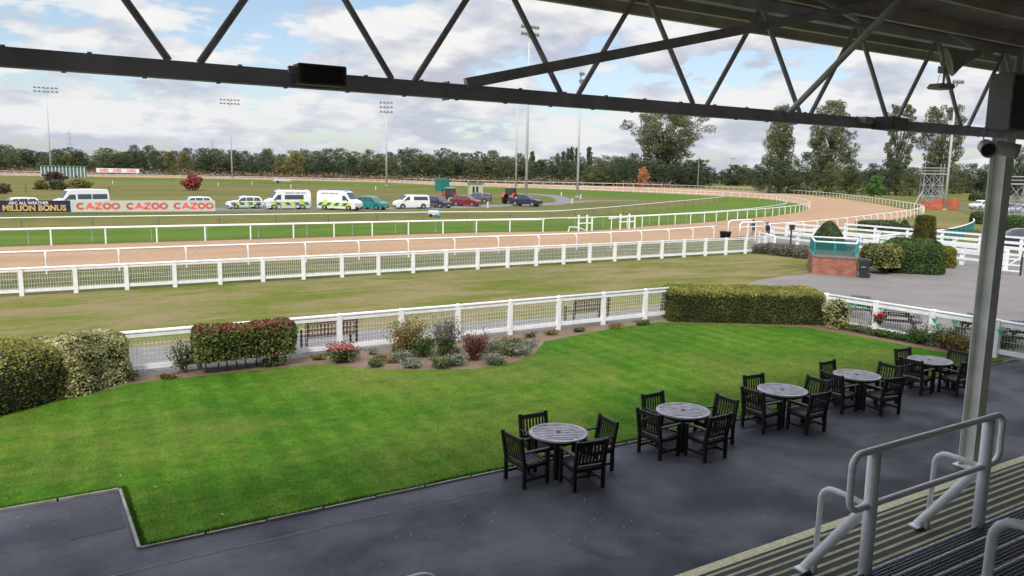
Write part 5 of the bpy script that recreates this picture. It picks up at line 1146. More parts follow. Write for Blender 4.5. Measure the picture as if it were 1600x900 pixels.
for i in range(nbar):
    p = ga.lerp(gb, i/nbar); q = ga.lerp(gb, (i+0.97)/nbar); root = empty('crowd_barrier', p, 0, 'grey steel barrier section, %s in front of the parked ambulances' % ['leftmost', 'second from left', 'third from left', 'fourth from left', 'fifth from left', 'rightmost'][i], 'barrier', 'steel barrier sections by the ambulances')
    q = q-p; mb = MB(); mb.tube([(0, 0, 0.1), (0, 0, 1.3)], 0.035, 6); mb.build('post', GALV, root)
    mb = MB(); mb.tube([tuple(q+Vector((0, 0, 0.1))), tuple(q+Vector((0, 0, 1.3)))], 0.035, 6); mb.build('post', GALV, root)
    for z in (1.27, 0.75, 0.3): mb = MB(); mb.tube([(0, 0, z), tuple(q+Vector((0, 0, z)))], 0.025, 6); mb.build('rail', GALV, root)

# ------------------------------------------------------------------ banners
def banner(label, p0, p1, z0, z1, m_, nm='advertising_banner', legs=8):
    a = Vector((*p0, 0)); b = Vector((*p1, 0)); t = (b-a).normalized(); ang = math.atan2(t.y, t.x); c = (a+b)/2
    root = empty(nm, c, ang, label, 'banner', 'advertising banners'); Lg = (b-a).length
    mb = MB(); mb.box((0, 0, (z0+z1)/2), (Lg, 0.06, z1-z0)); mb.build('panel', m_, root)
    for i in range(legs):
        mb = MB(); mb.box((-Lg/2+Lg*(i+0.5)/legs, 0.07, z1*0.5), (0.05, 0.05, z1)); mb.build('leg', GALV, root)
    return root, Lg
NAVY = mat('navy_banner', (0.012, 0.014, 0.045), 0.6, var=0.2); PALE = mat('pale_green_grey_banner', (0.52, 0.56, 0.50), 0.6, var=0.04)
CORAL = mat('coral_lettering', (0.82, 0.17, 0.11), 0.6, var=0.03); GOLD = mat('gold_lettering', (0.62, 0.38, 0.12), 0.5, var=0.3, vscale=0.8); WTX = mat('white_lettering', (0.7, 0.7, 0.7), 0.6)
pA = Vector(G(111.5, 334.4)); pB = Vector(G(336.5, 332.9)); px0 = pA-(pB-pA).normalized()*14.0
zt = lambda px, py, p: ZAT(px, py, p[0], p[1])
z1 = zt(111, 313.2, pA); z0b = zt(111, 331.2, pA)
dark, Ld = banner('navy advertising banner with gold lettering about a million bonus', px0, pA-(pB-pA).normalized()*0.03, z0b, z1, NAVY)
cen_x = Ld/2-4.4
text_mesh('ARC ALL WEATHER', 0.42, WTX, dark, (Ld/2-3.95, -0.035, z1-0.28), (R(90), 0, 0), bold=0.012, depth=0.003)
text_mesh('\u00a31 MILLION BONUS', 0.86, GOLD, dark, (Ld/2-3.95, -0.035, z1-0.84), (R(90), 0, 0), bold=0.035, depth=0.003, sx=0.93)
pale, Lp = banner('pale advertising banner with coral lettering three times over', pA, pB, z0b, z1, PALE)
def caz_word(parent, cx_, cz, h, w_, y=-0.034):
    """the five letters, heavy rounded strokes"""
    r = h*0.14; lw = w_/5.0; mb = MB()
    def ring(cx, a0, a1, rx): return [(cx+rx*math.cos(R(a)), cz+(h/2-r)*math.sin(R(a))) for a in np.linspace(a0, a1, 22)]
    def stroke(pts, off=0.0):
        for p, q in zip(pts[:-1], pts[1:]):
            d = Vector((q[0]-p[0], q[1]-p[1])); d.normalize(); n_ = Vector((-d.y, d.x))*r; e_ = d*r*0.25
            vv = [(p[0]-e_.x+n_.x, y, p[1]-e_.y+n_.y), (q[0]+e_.x+n_.x, y, q[1]+e_.y+n_.y), (q[0]+e_.x-n_.x, y, q[1]+e_.y-n_.y), (p[0]-e_.x-n_.x, y, p[1]-e_.y-n_.y)]
            mb.add([(a, b-0.004-off, c) for a, b, c in vv], [(0, 1, 2, 3)])
    cs = [cx_-w_/2+lw*(i+0.5) for i in range(5)]; rx = h*0.50-r*0.4; hh = h/2-r
    stroke(ring(cs[0]-0.02, 48, 312, rx))
    stroke([(cs[1]-h*0.46, cz-hh), (cs[1], cz+hh), (cs[1]+h*0.46, cz-hh)]); stroke([(cs[1]-h*0.30, cz-hh*0.45), (cs[1]+h*0.52, cz-hh*0.45)], 0.001)
    stroke([(cs[2]-h*0.38, cz+hh), (cs[2]+h*0.38, cz+hh), (cs[2]-h*0.38, cz-hh), (cs[2]+h*0.40, cz-hh)])
    stroke(ring(cs[3], 0, 360, rx)); stroke(ring(cs[4]+0.02, 0, 360, rx))
    return mb.build('lettering', CORAL, parent)
for i in range(3): caz_word(pale, -Lp/2+Lp*(0.181+i*0.331), (z0b+z1)/2, 0.80, 4.3)
pC = Vector(AT(150, 372)); pD = Vector(AT(217, 360)); fb, Lf = banner('distant white advertising banner beyond the far rail at the left', pC, pD, ZAT(150, 269, *pC), ZAT(150, 262.5, *pC), mat('white_banner', (0.62, 0.63, 0.62), 0.6), legs=5)
zc = (ZAT(150, 269, *pC)+ZAT(150, 262.5, *pC))/2
for i in range(3): caz_word(fb, -Lf/2+Lf*(0.18+i*0.32), zc, 1.45, 5.2)

# ------------------------------------------------------------------ floodlight masts
MASTM = mat('pale_grey_mast_paint', (0.50, 0.51, 0.52), 0.5, var=0.06)
def mast(label, px, base_py, top_py, rows, ncol, wid, turn=0.0, D=None, rad=0.22):
    if D is None: x, y = G(px, base_py)
    else: x, y = AT(px, D)
    top = ZAT(px+(px-604)*1.1e-4*(base_py-top_py), top_py, x, y)
    root = empty('floodlight_mast', (x, y, 0), math.atan2(-x, y)+turn, label, 'floodlight', 'tall floodlight masts inside the course')
    mb = MB(); mb.tube([(0, 0, 0), (0, 0, top*0.5), (0, 0, top)], rad, 10, r2=rad*0.55); mb.build('pole', MASTM, root, smooth=True)
    mb = MB(); mb.lathe((0, 0, 0), [(rad*1.8, 0), (rad*1.8, 0.12), (rad*1.2, 0.16)], 12); mb.build('base_plate', MASTM, root)
    for r in range(rows):
        z = top-0.3-r*1.5; mb = MB(); mb.bar((-wid/2, 0, z), (wid/2, 0, z), 0.14, 0.14); mb.bar((-wid/2, -0.5, z), (wid/2, -0.5, z), 0.08, 0.08); mb.build('crossarm', MASTM, root)
        for c in range(ncol):
            if ncol % 2 == 0 or c != ncol//2 or True:
                xx = -wid/2+wid*(c+0.5)/ncol; mb = MB(); M3 = Matrix.Rotation(R(-38), 3, 'X'); mb.box((xx, -0.35, z+0.28), (wid/ncol*0.62, 0.55, 0.5), M=M3); mb.build('lamp', mat('lamp_housing', (0.20, 0.21, 0.22), 0.4), root)
    return root
mast('floodlight mast at the far left, rising behind the white stalls', 79, 262, 137, 2, 6, 9.2, D=330, rad=0.32)
mast('floodlight mast above the red shrub, second from the left', 363, 280, 156, 2, 6, 8.2, rad=0.32)
mast('floodlight mast near the middle of the photo, behind the teal car', 604, 290, 160, 3, 4, 4.6, rad=0.30)
mast('thin floodlight mast with its head behind the truss, left of the tallest mast', 806, 295, 143, 2, 4, 4.6, rad=0.28)
mast('tallest floodlight mast, behind the red tractor', 822, 307, 42, 2, 6, 4.6, 0.5, rad=0.33)
mast('floodlight mast with a narrow head at the end of the service road', 902, 308, 115, 3, 2, 1.6, 0.9, rad=0.30)
mast('floodlight mast right of the scaffold tower, close to the cream column', 1476, 328, 128, 1, 3, 2.2, 0.6, rad=0.24)
# electricity pylons far behind
def pylon(label, px, base_D, top_py, wpx):
    x, y = AT(px, base_D); top = ZAT(px, top_py, x, y); w_ = wpx/F*base_D; root = empty('pylon', (x, y, 0), math.atan2(-x, y), label, 'pylon', 'distant electricity pylons'); r = w_*0.022
    mb = MB(); zs = [0, top*0.35, top*0.6, top*0.75, top*0.88, top]; ws = [w_*0.42, w_*0.26, w_*0.15, w_*0.11, w_*0.07, 0.01]
    for i in range(5):
        for sx in (-1, 1):
            for sy in (-1, 1): mb.bar((sx*ws[i], sy*ws[i], zs[i]), (sx*ws[i+1], sy*ws[i+1], zs[i+1]), r, r)
            mb.bar((-sx*ws[i], ws[i], zs[i]), (sx*ws[i+1], ws[i+1], zs[i+1]), r, r); mb.bar((-sx*ws[i], -ws[i], zs[i]), (sx*ws[i+1], -ws[i+1], zs[i+1]), r, r)
    mb.build('lattice_tower', GALV, root)
    for z, k in ((top*0.62, 0.42), (top*0.76, 0.5), (top*0.9, 0.36)): mb = MB(); mb.bar((-w_*k, 0, z), (w_*k, 0, z), r*1.5, r*1.5); mb.bar((-w_*k, 0, z), (0, 0, z+top*0.05), r, r); mb.bar((w_*k, 0, z), (0, 0, z+top*0.05), r, r); mb.build('crossarm', GALV, root)
pylon('hazy electricity pylon above the trees at the left', 111, 1100, 204, 12)
pylon('fainter, smaller electricity pylon above the trees, left of the second mast', 333, 1500, 218, 9)
# twin industrial chimneys on the skyline
for k, px in enumerate((1142, 1146.5)):
    x, y = AT(px, 900); top = ZAT(px, 246, x, y); root = empty('chimney', (x, y, 0), 0, 'pale %s tall chimney of the pair on the skyline' % ('left' if k == 0 else 'right'), 'chimney', 'pair of pale chimneys')
    mb = MB(); mb.lathe((0, 0, 0), [(1.5, 0), (1.05, top-1)], 14); mb.build('stack', mat('pale_chimney', (0.5, 0.48, 0.45), 0.8), root); mb = MB(); mb.lathe((0, 0, top-1), [(1.5, 0), (1.5, 1)], 14); mb.build('cap', mat('pale_chimney', (0.5, 0.48, 0.45), 0.8), root)
x, y = AT(1091, 330); top = ZAT(1091, 245, x, y); root = empty('utility_pole', (x, y, 0), 0, 'thin pale pole in front of the trees below the tall spreading tree', 'pole'); mb = MB(); mb.tube([(0, 0, 0), (0, 0, top)], 0.16, 8); mb.build('pole', GALV, root); mb = MB(); mb.bar((-0.6, 0, top-0.4), (0.6, 0, top-0.4), 0.1, 0.1); mb.build('crossarm', GALV, root)

# stalls with green roof, shed, trailer, windsock, marker posts
x, y = G(101, 277.2); root = empty('starting_stalls', (x, y, 0), math.atan2(-x, y)-0.25, 'grey-white starting stalls with a green roof at the left', 'stalls'); W_ = 15.0; hh = ZAT(101, 259, x, y)
mb = MB(); mb.box((0, 0, hh-0.2), (W_+0.6, 4.0, 0.4)); mb.build('roof', mat('stall_green_roof', (0.04, 0.14, 0.10), 0.5), root, bevel=0.05)
mb = MB(); mb.box((0, 0, hh/2-0.1), (W_-0.3, 3.3, hh-0.7)); mb.build('shade_block', mat('stall_shadow_grey', (0.10, 0.13, 0.13), 0.7), root)  # solid dark block painted as the shade between the stall partitions
for k in range(13): mb = MB(); mb.box((-W_/2+k*W_/12, -1.75, hh/2-0.15), (0.42, 0.3, hh-0.5)); mb.build('partition', mat('stall_grey_panel', (0.46, 0.52, 0.51), 0.5), root)
for sx in (-1, 1): mb = MB(); mb.lathe((sx*W_*0.3, -1.8, 0.45), [(0.45, -0.15), (0.45, 0.15)], 14, axis='Y'); mb.build('wheel', RUBBER, root)
x, y = AT(743, 185); root = empty('shed', (x, y, 0), math.atan2(-x, y)+0.2, 'small pale shed with a dark opening, beyond the parked cars', 'shed'); hh = ZAT(743, 287, x, y); SH = mat('cream_shed_boards', (0.42, 0.42, 0.33), 0.7, var=0.15)
mb = MB(); mb.box((0, 0, hh/2), (3.1, 2.4, hh)); mb.build('wall', SH, root); mb = MB(); mb.box((0, 0, hh+0.06), (3.5, 2.8, 0.14)); mb.build('roof', mat('grey_felt_roof', (0.16, 0.16, 0.15), 0.8), root)
for xx in (-0.65, 0.2): mb = MB(); mb.box((xx, -1.21, hh*0.45), (0.5, 0.03, hh*0.6)); mb.build('opening', mat('dark_opening', (0.015, 0.015, 0.013), 0.8), root)
x, y = G(441, 286.5); root = empty('trailer', (x, y, 0), math.atan2(-x, y), 'low flat trailer with pale folded load, beyond the first ambulance', 'trailer')
mb = MB(); mb.box((0, 0, 0.7), (6.2, 2.0, 0.25)); mb.build('bed', GALV, root); mb = MB(); mb.prism([(-2.9, 0.83), (-2.4, 1.5), (0.5, 1.25), (2.6, 1.3), (2.9, 0.83)], 'Y', -0.8, 0.8); mb.build('load', mat('pale_tarpaulin', (0.5, 0.51, 0.52), 0.6, var=0.3), root, bevel=0.06)
mb = MB(); mb.lathe((-1.4, -1.0, 0.45), [(0.45, -0.15), (0.45, 0.15)], 14, axis='Y'); mb.build('wheel', RUBBER, root); mb = MB(); mb.tube([(3.1, 0, 0.6), (6.5, 0, 0.45), (7.2, 0, 0.9)], 0.08, 6); mb.build('drawbar', mat('rusty_red_steel', (0.25, 0.08, 0.05), 0.7), root)
x, y = AT(381, 420); root = empty('windsock', (x, y, 0), math.atan2(-x, y), 'white windsock on a thin pole before the trees, right of the second mast', 'windsock'); zt_ = ZAT(381, 261, x, y)
mb = MB(); mb.tube([(0, 0, 0), (0, 0, zt_+0.5)], 0.12, 6); mb.build('pole', GALV, root); mb = MB(); mb.tube([(0.2, 0, zt_+0.3), (2.9, 0, zt_-1.6)], 0.75, 10, r2=0.35); mb.build('sock', mat('white_cloth', (0.7, 0.7, 0.7), 0.8), root)
for i, (px, py, lb) in enumerate(((176, 288, 'between the stalls and the red shrub'), (341, 291, 'left of the second mast'), (394, 289, 'right of the second mast'), (454.5, 294, 'above the first ambulance'), (587, 297, 'just left of the middle mast'), (762, 325, 'left of the dark blue pickup'), (894, 318, 'beside the road, right of the pickup'), (907, 311, 'at the foot of the narrow-headed mast'), (877, 306.5, 'on the far verge of the service road'), (792, 299, 'beside the farther tractor'))):
    g = G(px, py); tag(MB().box((0, 0, 0.42), (0.2, 0.2, 0.84)).lathe((0, 0, 0.84), [(0.12, 0), (0.03, 0.12)], 6).build('marker_post', mat('faded_marker_white', (0.62, 0.62, 0.52), 0.6), loc=(*g, 0.0)), 'short white marker post '+lb, 'post', 'short marker posts on the infield')
# scaffold towers
def scaffold(label, px, py, wpx, top_py, plat_py, levels, rz):
    x, y = G(px, py); D = x*math.sin(YAW)+y*math.cos(YAW); W_ = wpx/F*D; root = empty('scaffold_tower', (x, y, 0), math.atan2(-x, y)+rz, label, 'scaffold', 'camera scaffold towers'); top = ZAT(px, top_py, x, y); zp = ZAT(px, plat_py, x, y); r = 0.085
    for sx in (-1, 0, 1):
        for sy in (-1, 1): mb = MB(); mb.tube([(sx*W_/2, sy*W_/3, 0), (sx*W_/2, sy*W_/3, top if sx else zp)], r, 6); mb.build('standard', GALV, root)
    for k in range(levels+1):
        z = max(0.3, zp*k/levels)
        for sy in (-1, 1): mb = MB(); mb.tube([(-W_/2-0.3, sy*W_/3, z), (W_/2+0.3, sy*W_/3, z)], r, 6); mb.build('ledger', GALV, root)
        for sx in (-1, 1): mb = MB(); mb.tube([(sx*W_/2, -W_/3, z), (sx*W_/2, W_/3, z)], r, 6); mb.build('transom', GALV, root)
        if k < levels:
            z2 = zp*(k+1)/levels
            for sy in (-1, 1):
                for a_, b_ in (((-W_/2, z), (0, z2)), ((0, z), (-W_/2, z2)), ((0, z), (W_/2, z2)), ((W_/2, z), (0, z2))): mb = MB(); mb.tube([(a_[0], sy*W_/3, a_[1]), (b_[0], sy*W_/3, b_[1])], r*0.8, 5); mb.build('brace', GALV, root)
    mb = MB(); mb.box((0, 0, zp+0.05), (W_+1.0, W_*0.8, 0.22)); mb.build('platform', mat('scaffold_boards', (0.33, 0.31, 0.27), 0.8), root)
    for z in (zp+0.6, zp+1.15):
        for sy in (-1, 1): mb = MB(); mb.tube([(-W_/2-0.4, sy*W_*0.38, z), (W_/2+0.4, sy*W_*0.38, z)], r, 6); mb.build('guard_rail', GALV, root)
    for sx in (-1, 1): mb = MB(); mb.tube([(sx*W_/2, -W_/3, zp*0.5), (sx*(W_/2+1.6), -W_/2, 0)], r, 6); mb.build('outrigger', GALV, root)
    mb = MB(); mb.tube([(W_/2-0.2, -W_/3, 0), (W_/2-0.2, -W_/3, zp+1)], 0.03, 5); mb.tube([(W_/2-0.6, -W_/3, 0), (W_/2-0.6, -W_/3, zp+1)], 0.03, 5)
    z = 0.3
    while z < zp+1: mb.tube([(W_/2-0.2, -W_/3, z), (W_/2-0.6, -W_/3, z)], 0.025, 5); z += 0.35
    mb.build('ladder', GALV, root)
scaffold('grey scaffold camera tower left of the cream column, outside the bend', 1452, 324, 27, 256, 272, 3, 0.25)
scaffold('larger scaffold structure at the right edge of the photo, right of the column', 1590, 338, 38, 252, 288, 2, 0.3)
# orange netting fence and grey panels
na = Vector((*G(1437, 326), 0)); nb_ = Vector((*G(1497, 329), 0)); root = empty('orange_net_fence', na, 0, 'orange plastic netting fence at the foot of the scaffold tower', 'fence'); dv = nb_-na
ORN = mat('orange_netting', (0.50, 0.10, 0.05), 0.7, var=0.3, vscale=1.0)
for i in range(10): mb = MB(); p = dv*(i/9); mb.tube([p, p+Vector((0, 0, 1.5))], 0.04, 5); mb.build('post', ORN, root)
mb = MB()
for i in range(75): p = dv*(i/74); mb.bar(p+Vector((0, 0, 0.1)), p+Vector((0, 0, 1.4)), 0.05, 0.03)
for z in (0.1, 0.5, 0.9, 1.15, 1.4): mb.bar(Vector((0, 0, z)), dv+Vector((0, 0, z)), 0.03, 0.09)
mb.bar(dv*0.35+Vector((0.0, 0, 1.55)), dv+Vector((0, 0, 1.7)), 0.04, 0.65); mb.build('netting', ORN, root)
na = Vector((*G(1497, 329), 0)); nb_ = Vector((*G(1598, 343), 0)); root = empty('steel_panel_fence', na, 0, 'grey steel panel fence in front of the cars beyond the grass', 'fence'); dv = nb_-na; mb = MB()
for i in range(90): p = dv*(i/89); mb.bar(p, p+Vector((0, 0, 1.15)), 0.03, 0.03)
for z in (0.1, 1.15): mb.bar(Vector((0, 0, z)), dv+Vector((0, 0, z)), 0.05, 0.05)
mb.build('panel', GALV, root)
# gate with diagonal at right
root = empty('white_gate', (0, 0, 0), 0, 'white field gate with diagonal brace at the right edge of the photo', 'gate'); a = Vector((*G(1562, 428), 0)); b = Vector((*G(1594, 431), 0))
for p, m_, nm in ((a, TEALP, 'post'), (b, BLACKP, 'post')): mb = MB(); mb.bar(p, p+Vector((0, 0, 1.25)), 0.08, 0.08); mb.build(nm, m_, root)
for z in (0.25, 0.6, 0.95, 1.2): mb = MB(); mb.bar(a+Vector((0, 0, z)), b+Vector((0, 0, z)), 0.04, 0.08); mb.build('rail', WHITE, root)
mb = MB(); mb.bar(a+Vector((0, -0.05, 0.25)), b+Vector((0, -0.05, 1.2)), 0.04, 0.09); mb.build('diagonal_brace', WHITE, root)

# ------------------------------------------------------------------ people
def person(label, px, py, height, pose, jacket, trousers, cap=None, heading=0.0):
    s = height/1.75
    J = dict(pel=(0, 0, 0.95), sp=(0.02, 0, 1.15), ch=(0.04, 0, 1.36), nk=(0.05, 0, 1.50), hd=(0.07, 0, 1.62), ht=(0.075, 0, 1.72))
    lean = 0.12 if pose == 'lean' else 0.03
    for k in ('sp', 'ch', 'nk', 'hd', 'ht'): p = J[k]; J[k] = (p[0]+lean*(p[2]-0.95)*1.6, p[1], p[2])
    V = list(J.values()); Rr = [0.15, 0.135, 0.16, 0.062, 0.098, 0.085]; E_ = [(0, 1), (1, 2), (2, 3), (3, 4), (4, 5)]
    cx_ = J['ch'][0]
    for sy in (-1, 1):
        o = len(V); V += [(0, sy*0.10, 0.88), (0.03 if sy > 0 else -0.02, sy*0.11, 0.50), (-0.02+0.05*(sy > 0), sy*0.12, 0.09), (0.12+0.05*(sy > 0), sy*0.13, 0.04)]; Rr += [0.095, 0.062, 0.045, 0.04]; E_ += [(0, o), (o, o+1), (o+1, o+2), (o+2, o+3)]
        o = len(V)
        hand = (cx_+0.38, sy*0.16, 1.12) if pose == 'lean' else (cx_+0.10+0.16*(sy < 0), sy*0.20, 0.92+0.12*(sy < 0))
        elb = (cx_+0.10, sy*0.26, 1.12) if pose == 'lean' else (cx_-0.03, sy*0.25, 1.14)
        V += [(cx_, sy*0.19, 1.42), elb, hand, (hand[0]+0.07, hand[1], hand[2]-0.02)]; Rr += [0.062, 0.046, 0.032, 0.036]; E_ += [(2, o), (o, o+1), (o+1, o+2), (o+2, o+3)]
        for q in range(4):   # fingers
            o2_ = len(V); V += [(hand[0]+0.12, hand[1]-0.03+q*0.02, hand[2]-0.035), (hand[0]+0.15, hand[1]-0.03+q*0.02, hand[2]-0.07)]; Rr += [0.009, 0.008]; E_ += [(o+3, o2_), (o2_, o2_+1)]
    me = bpy.data.meshes.new('person'); me.from_pydata([tuple(c*s for c in v) for v in V], E_, []); o = bpy.data.objects.new('person_skeleton', me); COL.objects.link(o)
    md = o.modifiers.new('s', 'SKIN'); 
    for i, r in enumerate(Rr): me.skin_vertices[0].data[i].radius = (r*s, r*s); 
    me.skin_vertices[0].data[0].use_root = True
    sd = o.modifiers.new('d', 'SUBSURF'); sd.levels = 1; sd.render_levels = 1
    bpy.context.view_layer.update(); dg = bpy.context.evaluated_depsgraph_get(); nm = bpy.data.meshes.new_from_object(o.evaluated_get(dg)); bpy.data.objects.remove(o)
    SK = mat('skin', (0.45, 0.27, 0.20), 0.6); SHO = mat('black_shoes', (0.02, 0.02, 0.02), 0.5)
    for m_ in (jacket, trousers, SK, SHO): nm.materials.append(m_)
    nm.validate(); hz_ = hand[2]*s
    for p in nm.polygons:
        c = p.center; z = c.z/s; p.use_smooth = True
        arm = (c.x/s > hand[0]-0.02) and 0.8 < z < 1.3
        p.material_index = 2 if (z > 1.49 or arm) else (0 if (z > 0.90 or abs(c.y/s) > 0.175) else (1 if z > 0.09 else 3))
    g = G(px, py); ob = bpy.data.objects.new('person', nm); ob.location = (g[0], g[1], 0.02); ob.rotation_euler = (0, 0, heading); link(ob)
    tag(ob, label, 'person'); h = J['hd']
    mb = MB(); cc = Vector((h[0]*s, 0, (h[2]+0.045)*s)); mb.lathe(cc, [(0.105*s, -0.03), (0.11*s, 0.02), (0.09*s, 0.07), (0.04*s, 0.095)], 14)
    if cap: mb.box(cc+Vector((0.10*s, 0, 0.0)), (0.10*s, 0.15*s, 0.02)); mb.build('cap', cap, ob, smooth=False)
    else: mb.build('hair', mat('grey_hair', (0.10, 0.09, 0.08), 0.8), ob)
    for dx, dy, dz, r in ((0.105, 0.032, 0.0, 0.012), (0.105, -0.032, 0.0, 0.012), (0.112, 0, -0.03, 0.018), (0.03, 0.10, -0.01, 0.02), (0.03, -0.10, -0.01, 0.02)):
        mb = MB(); mb.lathe(Vector(((h[0]+dx*0.95)*s, dy*s, (h[2]+dz)*s)), [(0.001, -r), (r*0.8, -r*0.5), (r, 0), (r*0.8, r*0.5), (0.001, r)], 6); mb.build('eye' if r == 0.012 else ('nose' if r == 0.018 else 'ear'), SK if r > 0.012 else SHO, ob)
    return ob
person('man in a grey jacket, flat cap and pale camouflage trousers leaning on the rail', 1177, 375.5, 1.74, 'lean', mat('dark_grey_jacket', (0.07, 0.07, 0.075), 0.85, var=0.2), mat('pale_khaki_trousers', (0.26, 0.23, 0.19), 0.85, var=0.4, vscale=14), mat('dark_flat_cap', (0.03, 0.022, 0.025), 0.8), R(60))
person('man in a navy jacket and dark trousers standing at the gap, facing left', 1199, 380.5, 1.78, 'stand', mat('navy_jacket', (0.018, 0.02, 0.045), 0.85, var=0.2), mat('black_trousers', (0.015, 0.015, 0.02), 0.85), None, R(165))

# ------------------------------------------------------------------ trees
def crown_points(rng, clumps, n):
    """clumps: (x,y,z,rx,ry,rz,weight); leaves gather near the outside of every clump"""
    W_ = np.array([c[6] for c in clumps]); W_ = W_/W_.sum(); idx = rng.choice(len(clumps), n, p=W_); C_ = np.array(clumps)[idx]
    d = rng.normal(0, 1, (n, 3)); d /= np.linalg.norm(d, axis=1)[:, None]; rad = rng.uniform(0.35, 1.0, n)**0.45
    rad *= 1+0.16*np.sin(d[:, 0]*5+idx)*np.sin(d[:, 1]*6+idx*2)+rng.normal(0, 0.05, n)
    return C_[:, :3]+d*rad[:, None]*C_[:, 3:6], d
def make_tree(name, h, rx, seed, lm, n=3000, leaf=0.5, bottom=0.12, kind='round', trunk_r=None, nclump=26, bare=0.0, jit=0.8, cf=None):
    rng = np.random.default_rng(seed); r2 = random.Random(seed); root = empty(name, (0, 0, 0)); tr_ = trunk_r or h*0.018
    clumps = []; limbs = []
    for i in range(nclump):
        t = (i+0.5)/nclump; zf = bottom+(1-bottom)*t
        if kind == 'round': prof = math.sin(math.pi*min(1, max(0.12, (zf-bottom)/(1-bottom)*0.86+0.14)))**0.55
        elif kind == 'column': prof = (0.55+0.45*math.sin(math.pi*(zf-bottom)/(1-bottom)))*(1 if zf < 0.85 else 0.75)
        elif kind == 'spire': prof = (1-(zf-bottom)/(1-bottom))**0.55*0.95+0.08
        elif kind == 'vase': prof = 0.35+0.75*((zf-bottom)/(1-bottom))**0.7 if zf < 0.8 else 1.0-(zf-0.8)*2.2
        a = i*2.399+r2.uniform(-0.4, 0.4); q = r2.uniform(0.35, 0.86)*prof
        cr = rx*(cf or (0.42 if kind in ('round', 'vase') else 0.5))*r2.uniform(0.65, 1.15)*(0.55+0.45*prof); crz = cr*r2.uniform(0.6, 0.95)
        x, y, z = rx*q*math.cos(a), rx*q*math.sin(a), h*zf
        z = min(z, h-crz*0.8); clumps.append((x, y, z, cr, cr, crz, cr*cr)); limbs.append((x, y, z))
    for i in range(int(nclump*0.8)):   # ragged outer tufts
        b = clumps[r2.randrange(nclump)]; a = r2.uniform(0, 6.28); e = r2.uniform(-0.4, 1.0); k = b[3]*0.95
        clumps.append((b[0]+k*math.cos(a), b[1]+k*math.sin(a), min(h, b[2]+k*e*0.8), b[3]*0.34, b[3]*0.34, b[3]*0.3, b[3]*b[3]*0.16))
    P, d = crown_points(rng, clumps, n); P[:, 2] = np.maximum(P[:, 2], 0.15); V, Fq = leaves(P, d*0.7+np.array([0, 0, 0.35]), leaf, rng, jit, 1.3)
    o = bpy.data.objects.new('crown', mesh_np('crown', V, Fq, [lm])); link(o, root)
    mb = MB(); lean = (r2.uniform(-0.03, 0.03)*h, r2.uniform(-0.03, 0.03)*h); zt_ = h*0.82
    mb.tube([(0, 0, -0.1), (lean[0]*0.2, lean[1]*0.2, h*0.12), (lean[0]*0.6, lean[1]*0.6, h*0.45), (lean[0], lean[1], zt_)], tr_*1.25, 8, r2=tr_*0.2); mb.build('trunk', BARK, root, smooth=True)
    lb = MB()
    for i, (x, y, z) in enumerate(limbs[:int(nclump*0.9)]):
        zb_ = max(h*0.1, z*0.55); f = zb_/zt_; lb.tube([(lean[0]*f, lean[1]*f, zb_), (x*0.5+lean[0]*f*0.5, y*0.5, (zb_+z)*0.5-h*0.01), (x, y, z)], tr_*0.34, 5, r2=tr_*0.08)
    lb.build('limbs', BARK, root); return root
L1 = leafmat('dark_oak_foliage', (0.034, 0.056, 0.028), (0.066, 0.095, 0.045), (0.12, 0.15, 0.070), 0.22, 0.2, objvar=0.22)
L2 = leafmat('olive_birch_foliage', (0.062, 0.078, 0.032), (0.115, 0.135, 0.055), (0.19, 0.205, 0.095), 0.22, 0.2, objvar=0.18)
L3 = leafmat('yellowing_foliage', (0.10, 0.10, 0.024), (0.18, 0.17, 0.042), (0.28, 0.24, 0.08), 0.22, 0.2, objvar=0.15)
L4 = leafmat('poplar_foliage', (0.065, 0.08, 0.032), (0.125, 0.145, 0.055), (0.23, 0.24, 0.11), 0.16, 0.25)
L5 = leafmat('bronze_scrub', (0.085, 0.06, 0.032), (0.15, 0.11, 0.06), (0.21, 0.165, 0.10), 0.3, 0.2, objvar=0.2)
ORG = leafmat('orange_foliage', (0.34, 0.13, 0.06), (0.50, 0.20, 0.09), (0.62, 0.32, 0.15), 0.5, 0.2)
REDT = leafmat('red_shrub_foliage', (0.17, 0.035, 0.035), (0.30, 0.06, 0.055), (0.42, 0.11, 0.09), 0.6, 0.2)
def place(root, px, D, top_py, width_px=None, label=None, cat='tree', group=None, base_h=10.0, base_r=4.0, rz=None, z=0.0):
    x, y = AT(px, D); hh = ZAT(px, top_py, x, y)-z; s = hh/base_h; root.location = (x, y, z-0.05)
    wx = s if width_px is None else (width_px/F*D/2)/base_r
    root.scale = (wx, wx, s); root.rotation_euler = (0, 0, rnd.uniform(0, 6.28) if rz is None else rz); tag(root, label, cat, group)
protos = {}
def tree_proto(kind):
    if kind not in protos:
        spec = dict(oakA=(L1, 'round', 11, 0.03), oakB=(L1, 'round', 12, 0.0), oakC=(L1, 'round', 13, 0.02), birchA=(L2, 'round', 14, 0.04), birchB=(L2, 'column', 15, 0.03), birchC=(L2, 'round', 16, 0.0), goldA=(L3, 'round', 17, 0.02), pine=(L1, 'spire', 18, 0.02), poplar=(L1, 'column', 19, 0.02))[kind]
        protos[kind] = [make_tree('broadleaf_tree' if kind not in ('poplar', 'pine') else ('poplar_tree' if kind == 'poplar' else 'conifer_tree'), 10, 4.2 if kind != 'poplar' else 1.5, spec[2], spec[0], 8000, 0.20, spec[3], spec[1], nclump=30, cf=0.36 if kind != 'poplar' else 0.6), False]
    p = protos[kind]
    if not p[1]: p[1] = True; return p[0]
    return copy_tree(p[0])
